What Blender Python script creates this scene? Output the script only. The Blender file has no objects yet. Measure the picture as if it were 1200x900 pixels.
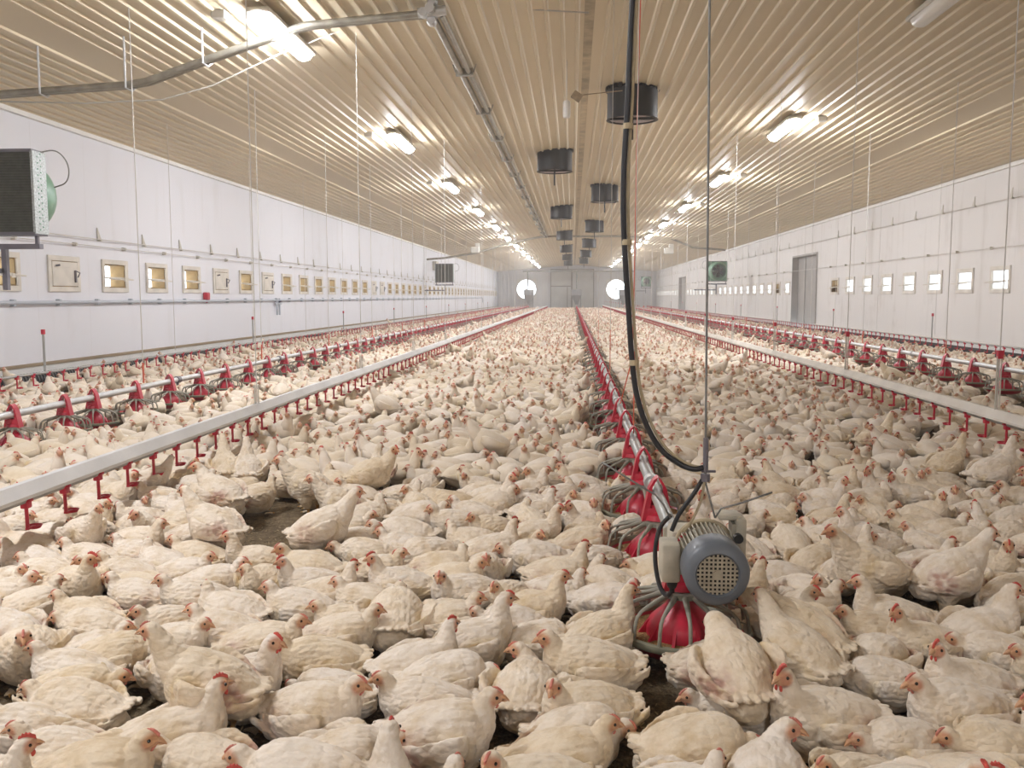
import bpy, math, random
import numpy as np
from mathutils import Vector, Matrix, noise as mnoise

random.seed(7)
rng = np.random.default_rng(11)
S = bpy.context.scene
COL = S.collection
PI = math.pi

# ------------------------------------------------------------------ camera
F_PX = 1050.0
CAM = Vector((0.0, 0.0, 1.1))
PITCH = math.atan(102.0 / F_PX)
YAW = math.atan(71.0 / F_PX * math.cos(PITCH))
FWD = Vector((-math.sin(YAW) * math.cos(PITCH), math.cos(YAW) * math.cos(PITCH), -math.sin(PITCH)))
RGT = Vector((math.cos(YAW), math.sin(YAW), 0.0))
UPV = RGT.cross(FWD)
cam_d = bpy.data.cameras.new('camera')
cam_d.sensor_fit = 'HORIZONTAL'
cam_d.sensor_width = 36.0
cam_d.lens = F_PX / 1200.0 * 36.0
cam_d.clip_start = 0.05
cam_d.clip_end = 300.0
cam = bpy.data.objects.new('camera', cam_d)
COL.objects.link(cam)
cam.location = CAM
cam.rotation_euler = (PI / 2 - PITCH, 0.0, YAW)
S.camera = cam


def ray(px, py):
    return FWD + RGT * ((px - 600.0) / F_PX) + UPV * ((450.0 - py) / F_PX)


def atX(px, py, X):
    d = ray(px, py)
    return CAM + d * (X / d.x)


def atY(px, py, Y):
    d = ray(px, py)
    return CAM + d * (Y / d.y)


def atZ(px, py, Z):
    d = ray(px, py)
    return CAM + d * ((Z - CAM.z) / d.z)


def project(p):
    v = Vector(p) - CAM
    w = v.dot(FWD)
    if w < 0.05:
        return None
    return 600.0 + F_PX * v.dot(RGT) / w, 450.0 - F_PX * v.dot(UPV) / w, w


# ------------------------------------------------------------------ materials
def new_mat(name):
    m = bpy.data.materials.new(name)
    m.use_nodes = True
    nt = m.node_tree
    b = nt.nodes['Principled BSDF']
    return m, nt, b


def noisy(nt, color, amount, scale, coord='Object', detail=4.0, stretch=None):
    """base colour varied by real dirt / wear"""
    tc = nt.nodes.new('ShaderNodeTexCoord')
    out = tc.outputs[coord]
    if stretch:
        mp = nt.nodes.new('ShaderNodeMapping')
        mp.inputs['Scale'].default_value = stretch
        nt.links.new(out, mp.inputs['Vector'])
        out = mp.outputs['Vector']
    n = nt.nodes.new('ShaderNodeTexNoise')
    n.inputs['Scale'].default_value = scale
    n.inputs['Detail'].default_value = detail
    nt.links.new(out, n.inputs['Vector'])
    r = nt.nodes.new('ShaderNodeValToRGB')
    r.color_ramp.elements[0].position = 0.3
    r.color_ramp.elements[1].position = 0.7
    c0 = [max(0, c * (1 - amount)) for c in color]
    c1 = [min(1, c * (1 + amount * 0.4)) for c in color]
    r.color_ramp.elements[0].color = (*c0, 1)
    r.color_ramp.elements[1].color = (*c1, 1)
    nt.links.new(n.outputs['Fac'], r.inputs['Fac'])
    return r.outputs['Color'], n, out


def mat(name, color, rough=0.6, metal=0.0, vary=0.12, scale=6.0, bump=0.0, spec=None, stretch=None):
    m, nt, b = new_mat(name)
    c, n, co = noisy(nt, color, vary, scale, stretch=stretch)
    nt.links.new(c, b.inputs['Base Color'])
    b.inputs['Roughness'].default_value = rough
    b.inputs['Metallic'].default_value = metal
    if spec is not None:
        b.inputs['Specular IOR Level'].default_value = spec
    if bump:
        bp = nt.nodes.new('ShaderNodeBump')
        bp.inputs['Strength'].default_value = bump
        bp.inputs['Distance'].default_value = 0.01
        nt.links.new(n.outputs['Fac'], bp.inputs['Height'])
        nt.links.new(bp.outputs['Normal'], b.inputs['Normal'])
    return m


def emit(name, color, strength):
    m, nt, b = new_mat(name)
    b.inputs['Base Color'].default_value = (0.9, 0.9, 0.9, 1)
    b.inputs['Emission Color'].default_value = (*color, 1)
    b.inputs['Emission Strength'].default_value = strength
    return m


LAMP_E = 155.0
WORLD_E = 6.0
M = {}
M['ceiling'] = mat('cream_sheet', (0.70, 0.605, 0.44), 0.48, 0.0, 0.10, 0.9, stretch=(1, 0.15, 1), spec=0.35)
M['ridge'] = mat('stained_ridge_tape', (0.52, 0.43, 0.29), 0.6, 0.0, 0.4, 5)
M['red'] = mat('red_plastic', (0.52, 0.016, 0.045), 0.38, 0.0, 0.22, 14)
M['rim'] = mat('olive_grey_plastic', (0.24, 0.235, 0.17), 0.5, 0.0, 0.2, 18)
M['grille'] = mat('grey_grille_plastic', (0.27, 0.26, 0.21), 0.5, 0.0, 0.22, 22)
M['feed'] = mat('ground_feed', (0.42, 0.26, 0.11), 0.95, 0.0, 0.55, 160, bump=0.8)
M['galv'] = mat('galvanised_steel', (0.60, 0.61, 0.62), 0.42, 0.55, 0.16, 9)
M['pipe_grey'] = mat('dull_grey_pipe', (0.36, 0.365, 0.355), 0.45, 0.4, 0.2, 5)
M['alu'] = mat('pale_aluminium_rail', (0.66, 0.66, 0.665), 0.45, 0.25, 0.14, 3)
M['conduit'] = mat('dusty_steel_conduit', (0.36, 0.34, 0.29), 0.42, 0.5, 0.3, 8)
M['white_paint'] = mat('white_enamel', (0.80, 0.79, 0.77), 0.45, 0.0, 0.06, 4)
M['housing'] = mat('lamp_housing_grey', (0.55, 0.52, 0.46), 0.5, 0.0, 0.1, 5)
M['lamp'] = emit('lit_tube_diffuser', (0.955, 0.966, 1.0), LAMP_E)
M['lamp_off'] = mat('unlit_diffuser', (0.70, 0.68, 0.63), 0.3, 0.0, 0.05, 4)
M['black'] = mat('black_plastic', (0.018, 0.018, 0.02), 0.45, 0.0, 0.3, 7)
M['duct'] = mat('black_duct', (0.016, 0.017, 0.02), 0.5, 0.0, 0.35, 3)
M['duct_in'] = mat('pale_duct_lining', (0.72, 0.66, 0.66), 0.5, 0.0, 0.08, 4)
M['cord'] = mat('white_cord', (0.62, 0.60, 0.57), 0.8, 0.0, 0.1, 4)
M['beige_rope'] = mat('beige_rope', (0.47, 0.39, 0.26), 0.85, 0.0, 0.2, 30)
M['red_cord'] = mat('red_cord', (0.70, 0.15, 0.09), 0.8, 0.0, 0.1, 9)
M['hose'] = mat('black_hose_rubber', (0.022, 0.022, 0.028), 0.35, 0.0, 0.3, 11)
M['cable_steel'] = mat('steel_wire_rope', (0.25, 0.25, 0.245), 0.5, 0.5, 0.2, 60)
M['motor_body'] = mat('dusty_beige_enamel', (0.47, 0.43, 0.345), 0.6, 0.0, 0.28, 16)
M['motor_cowl'] = mat('blue_grey_cowl', (0.125, 0.142, 0.168), 0.42, 0.0, 0.14, 10)
M['motor_dark'] = mat('dark_motor_inside', (0.02, 0.02, 0.022), 0.7, 0.0, 0.2, 10)
M['mesh_tan'] = mat('dusty_guard_mesh', (0.40, 0.355, 0.27), 0.6, 0.0, 0.25, 30)
M['ochre'] = mat('ochre_foam_board', (0.30, 0.20, 0.085), 0.8, 0.0, 0.3, 7)
M['offwhite'] = mat('off_white_board', (0.70, 0.66, 0.60), 0.6, 0.0, 0.14, 5)
M['timber'] = mat('brown_timber', (0.33, 0.25, 0.16), 0.75, 0.0, 0.3, 3, stretch=(8, 0.4, 8))
M['radiator'] = mat('dark_radiator_fins', (0.085, 0.088, 0.07), 0.6, 0.2, 0.25, 20)
M['green'] = mat('green_fan_cone', (0.16, 0.30, 0.21), 0.35, 0.0, 0.2, 4)
M['steel_dark'] = mat('dark_painted_steel', (0.17, 0.16, 0.19), 0.5, 0.2, 0.15, 6)
M['perf'] = mat('perforated_zinc', (0.48, 0.52, 0.52), 0.45, 0.4, 0.45, 60)
M['far_sheet'] = mat('grey_white_sheet', (0.78, 0.79, 0.82), 0.55, 0.0, 0.07, 1.5, stretch=(2, 1, 0.2))
M['door_sheet'] = mat('pale_grey_door_sheet', (0.70, 0.71, 0.70), 0.5, 0.0, 0.08, 1.5)
M['door_grey'] = mat('mid_grey_door', (0.36, 0.345, 0.33), 0.55, 0.0, 0.1, 2)
M['heat_pipe'] = mat('dark_heating_pipe', (0.075, 0.075, 0.078), 0.6, 0.2, 0.3, 12)
M['hopper'] = mat('dull_zinc_hopper', (0.34, 0.35, 0.37), 0.5, 0.4, 0.2, 4)
M['blue_pipe'] = mat('blue_grey_pipe', (0.47, 0.51, 0.58), 0.45, 0.0, 0.1, 4)


def mat_wall(name, base, stain, amt):
    """white painted panels: vertical joints, drips and smudges that belong to the paint"""
    m, nt, b = new_mat(name)
    tc = nt.nodes.new('ShaderNodeTexCoord')
    mp = nt.nodes.new('ShaderNodeMapping')
    mp.inputs['Scale'].default_value = (1, 2.2, 0.35)
    nt.links.new(tc.outputs['Object'], mp.inputs['Vector'])
    n1 = nt.nodes.new('ShaderNodeTexNoise')
    n1.inputs['Scale'].default_value = 1.3
    n1.inputs['Detail'].default_value = 6
    nt.links.new(mp.outputs['Vector'], n1.inputs['Vector'])
    n2 = nt.nodes.new('ShaderNodeTexNoise')
    n2.inputs['Scale'].default_value = 0.7
    n2.inputs['Detail'].default_value = 8
    n2.inputs['Roughness'].default_value = 0.7
    nt.links.new(tc.outputs['Object'], n2.inputs['Vector'])
    r1 = nt.nodes.new('ShaderNodeMapRange')
    r1.inputs['From Min'].default_value = 0.55
    r1.inputs['From Max'].default_value = 0.85
    nt.links.new(n1.outputs['Fac'], r1.inputs['Value'])
    r2 = nt.nodes.new('ShaderNodeMapRange')
    r2.inputs['From Min'].default_value = 0.58
    r2.inputs['From Max'].default_value = 0.8
    nt.links.new(n2.outputs['Fac'], r2.inputs['Value'])
    add = nt.nodes.new('ShaderNodeMath')
    add.operation = 'ADD'
    nt.links.new(r1.outputs['Result'], add.inputs[0])
    nt.links.new(r2.outputs['Result'], add.inputs[1])
    mul = nt.nodes.new('ShaderNodeMath')
    mul.operation = 'MULTIPLY'
    mul.use_clamp = True
    mul.inputs[1].default_value = amt
    nt.links.new(add.outputs['Value'], mul.inputs[0])
    mix = nt.nodes.new('ShaderNodeMix')
    mix.data_type = 'RGBA'
    mix.inputs['A'].default_value = (*base, 1)
    mix.inputs['B'].default_value = (*stain, 1)
    nt.links.new(mul.outputs['Value'], mix.inputs['Factor'])
    # panel joints every 1.2 m
    sep = nt.nodes.new('ShaderNodeSeparateXYZ')
    nt.links.new(tc.outputs['Object'], sep.inputs['Vector'])
    md = nt.nodes.new('ShaderNodeMath')
    md.operation = 'PINGPONG'
    md.inputs[1].default_value = 0.6
    nt.links.new(sep.outputs['Y'], md.inputs[0])
    ls = nt.nodes.new('ShaderNodeMath')
    ls.operation = 'LESS_THAN'
    ls.inputs[1].default_value = 0.006
    nt.links.new(md.outputs['Value'], ls.inputs[0])
    mj = nt.nodes.new('ShaderNodeMath')
    mj.operation = 'MULTIPLY'
    mj.inputs[1].default_value = 0.22
    nt.links.new(ls.outputs['Value'], mj.inputs[0])
    mix2 = nt.nodes.new('ShaderNodeMix')
    mix2.data_type = 'RGBA'
    mix2.inputs['B'].default_value = (*stain, 1)
    nt.links.new(mix.outputs['Result'], mix2.inputs['A'])
    nt.links.new(mj.outputs['Value'], mix2.inputs['Factor'])
    nt.links.new(mix2.outputs['Result'], b.inputs['Base Color'])
    b.inputs['Roughness'].default_value = 0.55
    return m


M['wall_l'] = mat_wall('white_painted_panel', (0.745, 0.755, 0.815), (0.52, 0.50, 0.48), 0.35)  # bluish daylight cast is put into the white paint colour
M['wall_r'] = mat_wall('white_painted_panel_drips', (0.71, 0.69, 0.68), (0.44, 0.40, 0.36), 0.6)


def mat_litter():
    m, nt, b = new_mat('brown_litter')
    tc = nt.nodes.new('ShaderNodeTexCoord')
    n1 = nt.nodes.new('ShaderNodeTexNoise')
    n1.inputs['Scale'].default_value = 45
    n1.inputs['Detail'].default_value = 8
    n1.inputs['Roughness'].default_value = 0.75
    v = nt.nodes.new('ShaderNodeTexVoronoi')
    v.inputs['Scale'].default_value = 90
    n2 = nt.nodes.new('ShaderNodeTexNoise')
    n2.inputs['Scale'].default_value = 4
    for n in (n1, v, n2):
        nt.links.new(tc.outputs['Object'], n.inputs['Vector'])
    r = nt.nodes.new('ShaderNodeValToRGB')
    r.color_ramp.elements[0].position = 0.3
    r.color_ramp.elements[0].color = (0.085, 0.06, 0.033, 1)
    r.color_ramp.elements[1].position = 0.74
    r.color_ramp.elements[1].color = (0.40, 0.31, 0.19, 1)
    e = r.color_ramp.elements.new(0.5)
    e.color = (0.20, 0.145, 0.08, 1)
    nt.links.new(n1.outputs['Fac'], r.inputs['Fac'])
    mix = nt.nodes.new('ShaderNodeMix')
    mix.data_type = 'RGBA'
    mix.blend_type = 'MULTIPLY'
    mix.inputs['Factor'].default_value = 0.6
    nt.links.new(r.outputs['Color'], mix.inputs['A'])
    r2 = nt.nodes.new('ShaderNodeValToRGB')
    r2.color_ramp.elements[0].position = 0.35
    r2.color_ramp.elements[0].color = (0.6, 0.55, 0.5, 1)
    r2.color_ramp.elements[1].position = 0.65
    nt.links.new(n2.outputs['Fac'], r2.inputs['Fac'])
    nt.links.new(r2.outputs['Color'], mix.inputs['B'])
    nt.links.new(mix.outputs['Result'], b.inputs['Base Color'])
    b.inputs['Roughness'].default_value = 0.95
    add = nt.nodes.new('ShaderNodeMath')
    add.operation = 'ADD'
    nt.links.new(n1.outputs['Fac'], add.inputs[0])
    nt.links.new(v.outputs['Distance'], add.inputs[1])
    bp = nt.nodes.new('ShaderNodeBump')
    bp.inputs['Strength'].default_value = 0.9
    bp.inputs['Distance'].default_value = 0.012
    nt.links.new(add.outputs['Value'], bp.inputs['Height'])
    nt.links.new(bp.outputs['Normal'], b.inputs['Normal'])
    return m


M['litter'] = mat_litter()


def mat_feather(name, own_random):
    m, nt, b = new_mat(name)
    at = nt.nodes.new('ShaderNodeAttribute')
    at.attribute_name = 'Col'
    col = at.outputs['Color']
    if own_random:
        oi = nt.nodes.new('ShaderNodeObjectInfo')
        r = nt.nodes.new('ShaderNodeValToRGB')
        r.color_ramp.elements[0].color = (1.0, 1.0, 1.0, 1)
        r.color_ramp.elements[1].color = (0.93, 0.87, 0.74, 1)
        e = r.color_ramp.elements.new(0.55)
        e.color = (0.98, 0.955, 0.90, 1)
        nt.links.new(oi.outputs['Random'], r.inputs['Fac'])
        mx = nt.nodes.new('ShaderNodeMix')
        mx.data_type = 'RGBA'
        mx.blend_type = 'MULTIPLY'
        mx.inputs['Factor'].default_value = 1.0
        nt.links.new(col, mx.inputs['A'])
        nt.links.new(r.outputs['Color'], mx.inputs['B'])
        col = mx.outputs['Result']
        # sore, thinly feathered places: on some birds only
        f1 = nt.nodes.new('ShaderNodeMath')
        f1.operation = 'MULTIPLY'
        f1.inputs[1].default_value = 13.7
        nt.links.new(oi.outputs['Random'], f1.inputs[0])
        f2 = nt.nodes.new('ShaderNodeMath')
        f2.operation = 'FRACT'
        nt.links.new(f1.outputs['Value'], f2.inputs[0])
        f3 = nt.nodes.new('ShaderNodeMapRange')
        f3.inputs['From Min'].default_value = 0.3
        f3.inputs['From Max'].default_value = 0.7
        nt.links.new(f2.outputs['Value'], f3.inputs['Value'])
        f4 = nt.nodes.new('ShaderNodeMath')
        f4.operation = 'MULTIPLY'
        nt.links.new(f3.outputs['Result'], f4.inputs[0])
        nt.links.new(at.outputs['Alpha'], f4.inputs[1])
        mp_ = nt.nodes.new('ShaderNodeMix')
        mp_.data_type = 'RGBA'
        mp_.inputs['B'].default_value = (0.47, 0.30, 0.245, 1)
        nt.links.new(f4.outputs['Value'], mp_.inputs['Factor'])
        nt.links.new(col, mp_.inputs['A'])
        col = mp_.outputs['Result']
    tc = nt.nodes.new('ShaderNodeTexCoord')
    mp = nt.nodes.new('ShaderNodeMapping')
    mp.inputs['Scale'].default_value = (22, 70, 60)
    nt.links.new(tc.outputs['Object'], mp.inputs['Vector'])
    n = nt.nodes.new('ShaderNodeTexNoise')
    n.inputs['Scale'].default_value = 1.0
    n.inputs['Detail'].default_value = 5
    n.inputs['Distortion'].default_value = 0.5
    nt.links.new(mp.outputs['Vector'], n.inputs['Vector'])
    # soiling of the plumage, different on every bird
    n2 = nt.nodes.new('ShaderNodeTexNoise')
    n2.noise_dimensions = '4D'
    if own_random:
        wm = nt.nodes.new('ShaderNodeMath')
        wm.operation = 'MULTIPLY'
        wm.inputs[1].default_value = 40.0
        nt.links.new(oi.outputs['Random'], wm.inputs[0])
        nt.links.new(wm.outputs['Value'], n2.inputs['W'])
    n2.inputs['Scale'].default_value = 17
    n2.inputs['Detail'].default_value = 6
    n2.inputs['Roughness'].default_value = 0.65
    nt.links.new(tc.outputs['Object'], n2.inputs['Vector'])
    r2 = nt.nodes.new('ShaderNodeValToRGB')
    r2.color_ramp.elements[0].position = 0.33
    r2.color_ramp.elements[0].color = (0.76, 0.67, 0.52, 1)
    r2.color_ramp.elements[1].position = 0.56
    r2.color_ramp.elements[1].color = (1, 1, 1, 1)
    nt.links.new(n2.outputs['Fac'], r2.inputs['Fac'])
    mx2 = nt.nodes.new('ShaderNodeMix')
    mx2.data_type = 'RGBA'
    mx2.blend_type = 'MULTIPLY'
    mx2.inputs['Factor'].default_value = 0.8 if own_random else 0.35
    nt.links.new(col, mx2.inputs['A'])
    nt.links.new(r2.outputs['Color'], mx2.inputs['B'])
    nt.links.new(mx2.outputs['Result'], b.inputs['Base Color'])
    b.inputs['Roughness'].default_value = 0.85
    b.inputs['Specular IOR Level'].default_value = 0.2
    b.inputs['Sheen Weight'].default_value = 0.25
    b.inputs['Sheen Roughness'].default_value = 0.5
    if own_random:
        vo = nt.nodes.new('ShaderNodeTexVoronoi')
        vo.inputs['Scale'].default_value = 1.0
        mpv = nt.nodes.new('ShaderNodeMapping')
        mpv.inputs['Scale'].default_value = (38, 74, 74)
        nzv = nt.nodes.new('ShaderNodeTexNoise')
        nzv.inputs['Scale'].default_value = 30
        nt.links.new(tc.outputs['Object'], nzv.inputs['Vector'])
        av = nt.nodes.new('ShaderNodeMix')
        av.data_type = 'VECTOR'
        av.inputs['Factor'].default_value = 0.022
        nt.links.new(tc.outputs['Object'], av.inputs['A'])
        nt.links.new(nzv.outputs['Color'], av.inputs['B'])
        nt.links.new(av.outputs['Result'], mpv.inputs['Vector'])
        nt.links.new(mpv.outputs['Vector'], vo.inputs['Vector'])
        ad = nt.nodes.new('ShaderNodeMath')
        ad.operation = 'SUBTRACT'
        nt.links.new(n.outputs['Fac'], ad.inputs[0])
        nt.links.new(vo.outputs['Distance'], ad.inputs[1])
        bp = nt.nodes.new('ShaderNodeBump')
        bp.inputs['Strength'].default_value = 0.6
        bp.inputs['Distance'].default_value = 0.007
        nt.links.new(ad.outputs['Value'], bp.inputs['Height'])
        nt.links.new(bp.outputs['Normal'], b.inputs['Normal'])
    return m


M['feather'] = mat_feather('white_plumage', True)
M['flock'] = mat_feather('flock_plumage', False)
M['comb'] = mat('red_comb_skin', (0.60, 0.085, 0.065), 0.5, 0.0, 0.3, 60)
M['comb_pale'] = mat('pale_comb_skin', (0.60, 0.20, 0.15), 0.5, 0.0, 0.3, 60)
M['beak'] = mat('horn_beak', (0.60, 0.33, 0.18), 0.4, 0.0, 0.2, 60)
M['eye'] = mat('dark_eye', (0.02, 0.012, 0.008), 0.12, 0.0, 0.1, 20)


# ------------------------------------------------------------------ mesh builder
class MB:
    def __init__(self):
        self.v, self.f, self.m = [], [], []

    def add(self, verts, faces, mi=0):
        o = len(self.v)
        self.v.extend(tuple(p) for p in verts)
        self.f.extend(tuple(i + o for i in f) for f in faces)
        self.m.extend([mi] * len(faces))
        return self

    def box(self, c, s, mi=0, rot=None, bev=0.0):
        cx, cy, cz = c
        hx, hy, hz = s[0] / 2, s[1] / 2, s[2] / 2
        if bev <= 0:
            vs = [Vector((x, y, z)) for x in (-hx, hx) for y in (-hy, hy) for z in (-hz, hz)]
            fs = [(0, 1, 3, 2), (4, 6, 7, 5), (0, 4, 5, 1), (2, 3, 7, 6), (0, 2, 6, 4), (1, 5, 7, 3)]
        else:
            import bmesh
            bm = bmesh.new()
            bmesh.ops.create_cube(bm, size=1.0)
            for q in bm.verts:
                q.co = Vector((q.co.x * 2 * hx, q.co.y * 2 * hy, q.co.z * 2 * hz))
            bmesh.ops.bevel(bm, geom=list(bm.edges), offset=bev, segments=2, affect='EDGES', profile=0.5)
            bm.verts.index_update()
            vs = [q.co.copy() for q in bm.verts]
            fs = [[q.index for q in f.verts] for f in bm.faces]
            bm.free()
        if rot is not None:
            vs = [rot @ q for q in vs]
        self.add([(q.x + cx, q.y + cy, q.z + cz) for q in vs], fs, mi)
        return self

    def tube(self, pts, r, seg=8, mi=0, caps=True):
        pts = [Vector(p) for p in pts]
        n = len(pts)
        rs = r if isinstance(r, (list, tuple)) else [r] * n
        vs, fs = [], []
        prev = None
        for i, p in enumerate(pts):
            t = (pts[min(i + 1, n - 1)] - pts[max(i - 1, 0)])
            t = t.normalized() if t.length > 1e-9 else Vector((0, 0, 1))
            if prev is None:
                a = Vector((0, 0, 1)) if abs(t.z) < 0.9 else Vector((1, 0, 0))
                u = t.cross(a).normalized()
            else:
                u = (prev - t * prev.dot(t)).normalized()
            prev = u
            w = t.cross(u)
            for k in range(seg):
                a = 2 * PI * k / seg
                vs.append(p + (u * math.cos(a) + w * math.sin(a)) * rs[i])
        for i in range(n - 1):
            for k in range(seg):
                k2 = (k + 1) % seg
                fs.append((i * seg + k, i * seg + k2, (i + 1) * seg + k2, (i + 1) * seg + k))
        if caps:
            fs.append(tuple(range(seg - 1, -1, -1)))
            fs.append(tuple((n - 1) * seg + k for k in range(seg)))
        return self.add(vs, fs, mi)

    def lathe(self, prof, c=(0, 0, 0), seg=24, mi=0, axis='z', closed=False):
        vs, fs = [], []
        n = len(prof)
        for r, z in prof:
            for k in range(seg):
                a = 2 * PI * k / seg
                x, y = r * math.cos(a), r * math.sin(a)
                if axis == 'z':
                    p = (c[0] + x, c[1] + y, c[2] + z)
                elif axis == 'y':
                    p = (c[0] + x, c[1] + z, c[2] + y)
                else:
                    p = (c[0] + z, c[1] + x, c[2] + y)
                vs.append(p)
        last = n if closed else n - 1
        for i in range(last):
            j = (i + 1) % n
            for k in range(seg):
                k2 = (k + 1) % seg
                fs.append((i * seg + k, i * seg + k2, j * seg + k2, j * seg + k))
        return self.add(vs, fs, mi)

    def build(self, name, mats, parent=None, loc=None, smooth=None, link=True):
        me = bpy.data.meshes.new(name)
        me.from_pydata(self.v, [], self.f)
        if not isinstance(mats, (list, tuple)):
            mats = [mats]
        for m in mats:
            me.materials.append(m)
        me.polygons.foreach_set('material_index', self.m)
        import bmesh
        bm = bmesh.new()
        bm.from_mesh(me)
        bmesh.ops.recalc_face_normals(bm, faces=bm.faces)
        bm.to_mesh(me)
        bm.free()
        if smooth:
            me.polygons.foreach_set('use_smooth', [True] * len(me.polygons))
            if smooth is not True:
                me.set_sharp_from_angle(angle=math.radians(smooth))
        me.update()
        o = bpy.data.objects.new(name, me)
        if parent:
            o.parent = parent
        if loc is not None:
            o.location = loc
        if link:
            COL.objects.link(o)
        return o


def tag(o, label=None, cat=None, group=None, kind=None):
    if label:
        o['label'] = label
    if cat:
        o['category'] = cat
    if group:
        o['group'] = group
    if kind:
        o['kind'] = kind
    return o


def empty(name, loc, rz=0.0):
    o = bpy.data.objects.new(name, None)
    o.empty_display_size = 0.1
    COL.objects.link(o)
    o.location = loc
    o.rotation_euler = (0, 0, rz)
    return o


def copy_obj(o, parent=None, loc=None):
    c = o.copy()
    COL.objects.link(c)
    if parent:
        c.parent = parent
    if loc is not None:
        c.location = loc
    return c


def copy_tree(o, parent=None, loc=None):
    c = copy_obj(o, parent, loc)
    for ch in list(o.children):
        copy_tree(ch, c)
    return c


_ONES = 'zeroth first second third fourth fifth sixth seventh eighth ninth tenth eleventh twelfth thirteenth fourteenth fifteenth sixteenth seventeenth eighteenth nineteenth'.split()
_TENS = {2: ('twentieth', 'twenty'), 3: ('thirtieth', 'thirty'), 4: ('fortieth', 'forty'), 5: ('fiftieth', 'fifty'), 6: ('sixtieth', 'sixty'), 7: ('seventieth', 'seventy'), 8: ('eightieth', 'eighty'), 9: ('ninetieth', 'ninety')}


def ordinal(n):
    if n < 20:
        return _ONES[n]
    t, u = divmod(n, 10)
    return _TENS[t][0] if u == 0 else _TENS[t][1] + '-' + _ONES[u]


# ------------------------------------------------------------------ room
XL, XR = -6.65, 7.35
Y0, Y1 = -7.0, 80.0
EAVE, RIDGE, XRIDGE = 3.34, 3.92, 0.15
ZIN = 1.40                      # centre height of the air inlets


def ceil_z(x):
    if x < XRIDGE:
        return EAVE + (RIDGE - EAVE) * (x - XL) / (XRIDGE - XL)
    return EAVE + (RIDGE - EAVE) * (XR - x) / (XR - XRIDGE)


# floor of litter, finer and slightly lumpy in the part one sees up close
def build_floor():
    mb = MB()
    xs = np.concatenate([np.linspace(XL, -2.6, 8)[:-1], np.linspace(-2.6, 2.8, 170), np.linspace(2.8, XR, 8)[1:]])
    ys = np.concatenate([np.linspace(Y0, 1.2, 5)[:-1], np.linspace(1.2, 6.2, 160), np.linspace(6.2, Y1, 20)[1:]])
    vs = []
    for y in ys:
        for x in xs:
            z = 0.0
            if -2.6 < x < 2.8 and 1.2 < y < 6.2:
                z = 0.010 * mnoise.noise((x * 9, y * 9, 0)) + 0.006 * mnoise.noise((x * 27, y * 27, 3)) - 0.008
            vs.append((x, y, z))
    nx = len(xs)
    fs = [(j * nx + i, j * nx + i + 1, (j + 1) * nx + i + 1, (j + 1) * nx + i) for j in range(len(ys) - 1) for i in range(nx - 1)]
    mb.add(vs, fs)
    return tag(mb.build('floor', M['litter'], smooth=True), 'barn floor of dark brown trodden litter', None, None, 'structure')


build_floor()


def build_ceiling():
    mb = MB()
    pitch, rb, rt, h = 0.154, 0.052, 0.026, 0.020
    prof = []
    x = XL
    prof.append((XL, 0.0))
    k = 0
    x = XL + 0.06
    while x < XR - 0.1:
        wide = abs(x + 4.75) < 0.16 or abs(x - 5.2) < 0.16 or abs(x - XRIDGE) < 0.07
        if not wide:
            prof += [(x - rb / 2, 0.0), (x - rt / 2, -h), (x + rt / 2, -h), (x + rb / 2, 0.0)]
        x += pitch
    prof.append((XR, 0.0))
    ys = list(np.linspace(Y0, Y1, 16))
    vs, fs = [], []
    for y in ys:
        for (px, dz) in prof:
            vs.append((px, y, ceil_z(px) + dz))
    n = len(prof)
    for j in range(len(ys) - 1):
        for i in range(n - 1):
            fs.append((j * n + i, j * n + i + 1, (j + 1) * n + i + 1, (j + 1) * n + i))
    mb.add(vs, fs)
    # roof above, so that it has a thickness
    mb.add([(XL - 0.3, Y0, EAVE + 0.1), (XRIDGE, Y0, RIDGE + 0.15), (XR + 0.3, Y0, EAVE + 0.1),
            (XL - 0.3, Y1 + .3, EAVE + 0.1), (XRIDGE, Y1 + .3, RIDGE + 0.15), (XR + 0.3, Y1 + .3, EAVE + 0.1)],
           [(0, 1, 4, 3), (1, 2, 5, 4)])
    o = mb.build('ceiling', M['ceiling'])
    tag(o, 'cream ribbed sheet ceiling rising to a low ridge', None, None, 'structure')
    rm = MB()
    rm.box((XRIDGE, (Y0 + Y1) / 2, RIDGE - 0.012), (0.10, Y1 - Y0, 0.006))
    r = rm.build('trim_1', M['ridge'])
    tag(r, 'stained joint strip along the ceiling ridge', None, None, 'structure')
    for i, xx in enumerate((-4.75, 5.2)):
        pass


build_ceiling()


def holed_wall(axis_pos, thick, u0, u1, z0, z1, holes):
    """boxes filling a wall between u0..u1 (along the wall) minus holes (ua, ub, za, zb); returns list of (ua, ub, za, zb)"""
    holes = sorted(holes)
    out, u = [], u0
    for (a, b, c, d) in holes:
        if a > u:
            out.append((u, a, z0, z1))
        if c > z0:
            out.append((a, b, z0, c))
        if d < z1:
            out.append((a, b, d, z1))
        u = b
    if u < u1:
        out.append((u, u1, z0, z1))
    return out


# air inlets: where they stand
inl_L = [atX(134, 322, XL).y + 1.315 * k for k in range(-5, 60)]
inl_L = [y for y in inl_L if 5.0 < y < Y1 - 1.0]
base_r = atX(1173, 324, XR).y
inl_R = [base_r + 1.40 * k for k in range(-5, 60)]
d1a, d1b = atX(957, 340, XR).y, atX(929, 340, XR).y
d2a, d2b = atX(803.5, 340, XR).y, atX(796, 340, XR).y
inl_R = [y for y in inl_R if 5.0 < y < Y1 - 1.0 and not (d1a - 0.55 < y < d1b + 0.55) and not (d2a - 0.45 < y < d2b + 0.45)]
OW, OH = 0.60, 0.335

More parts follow.
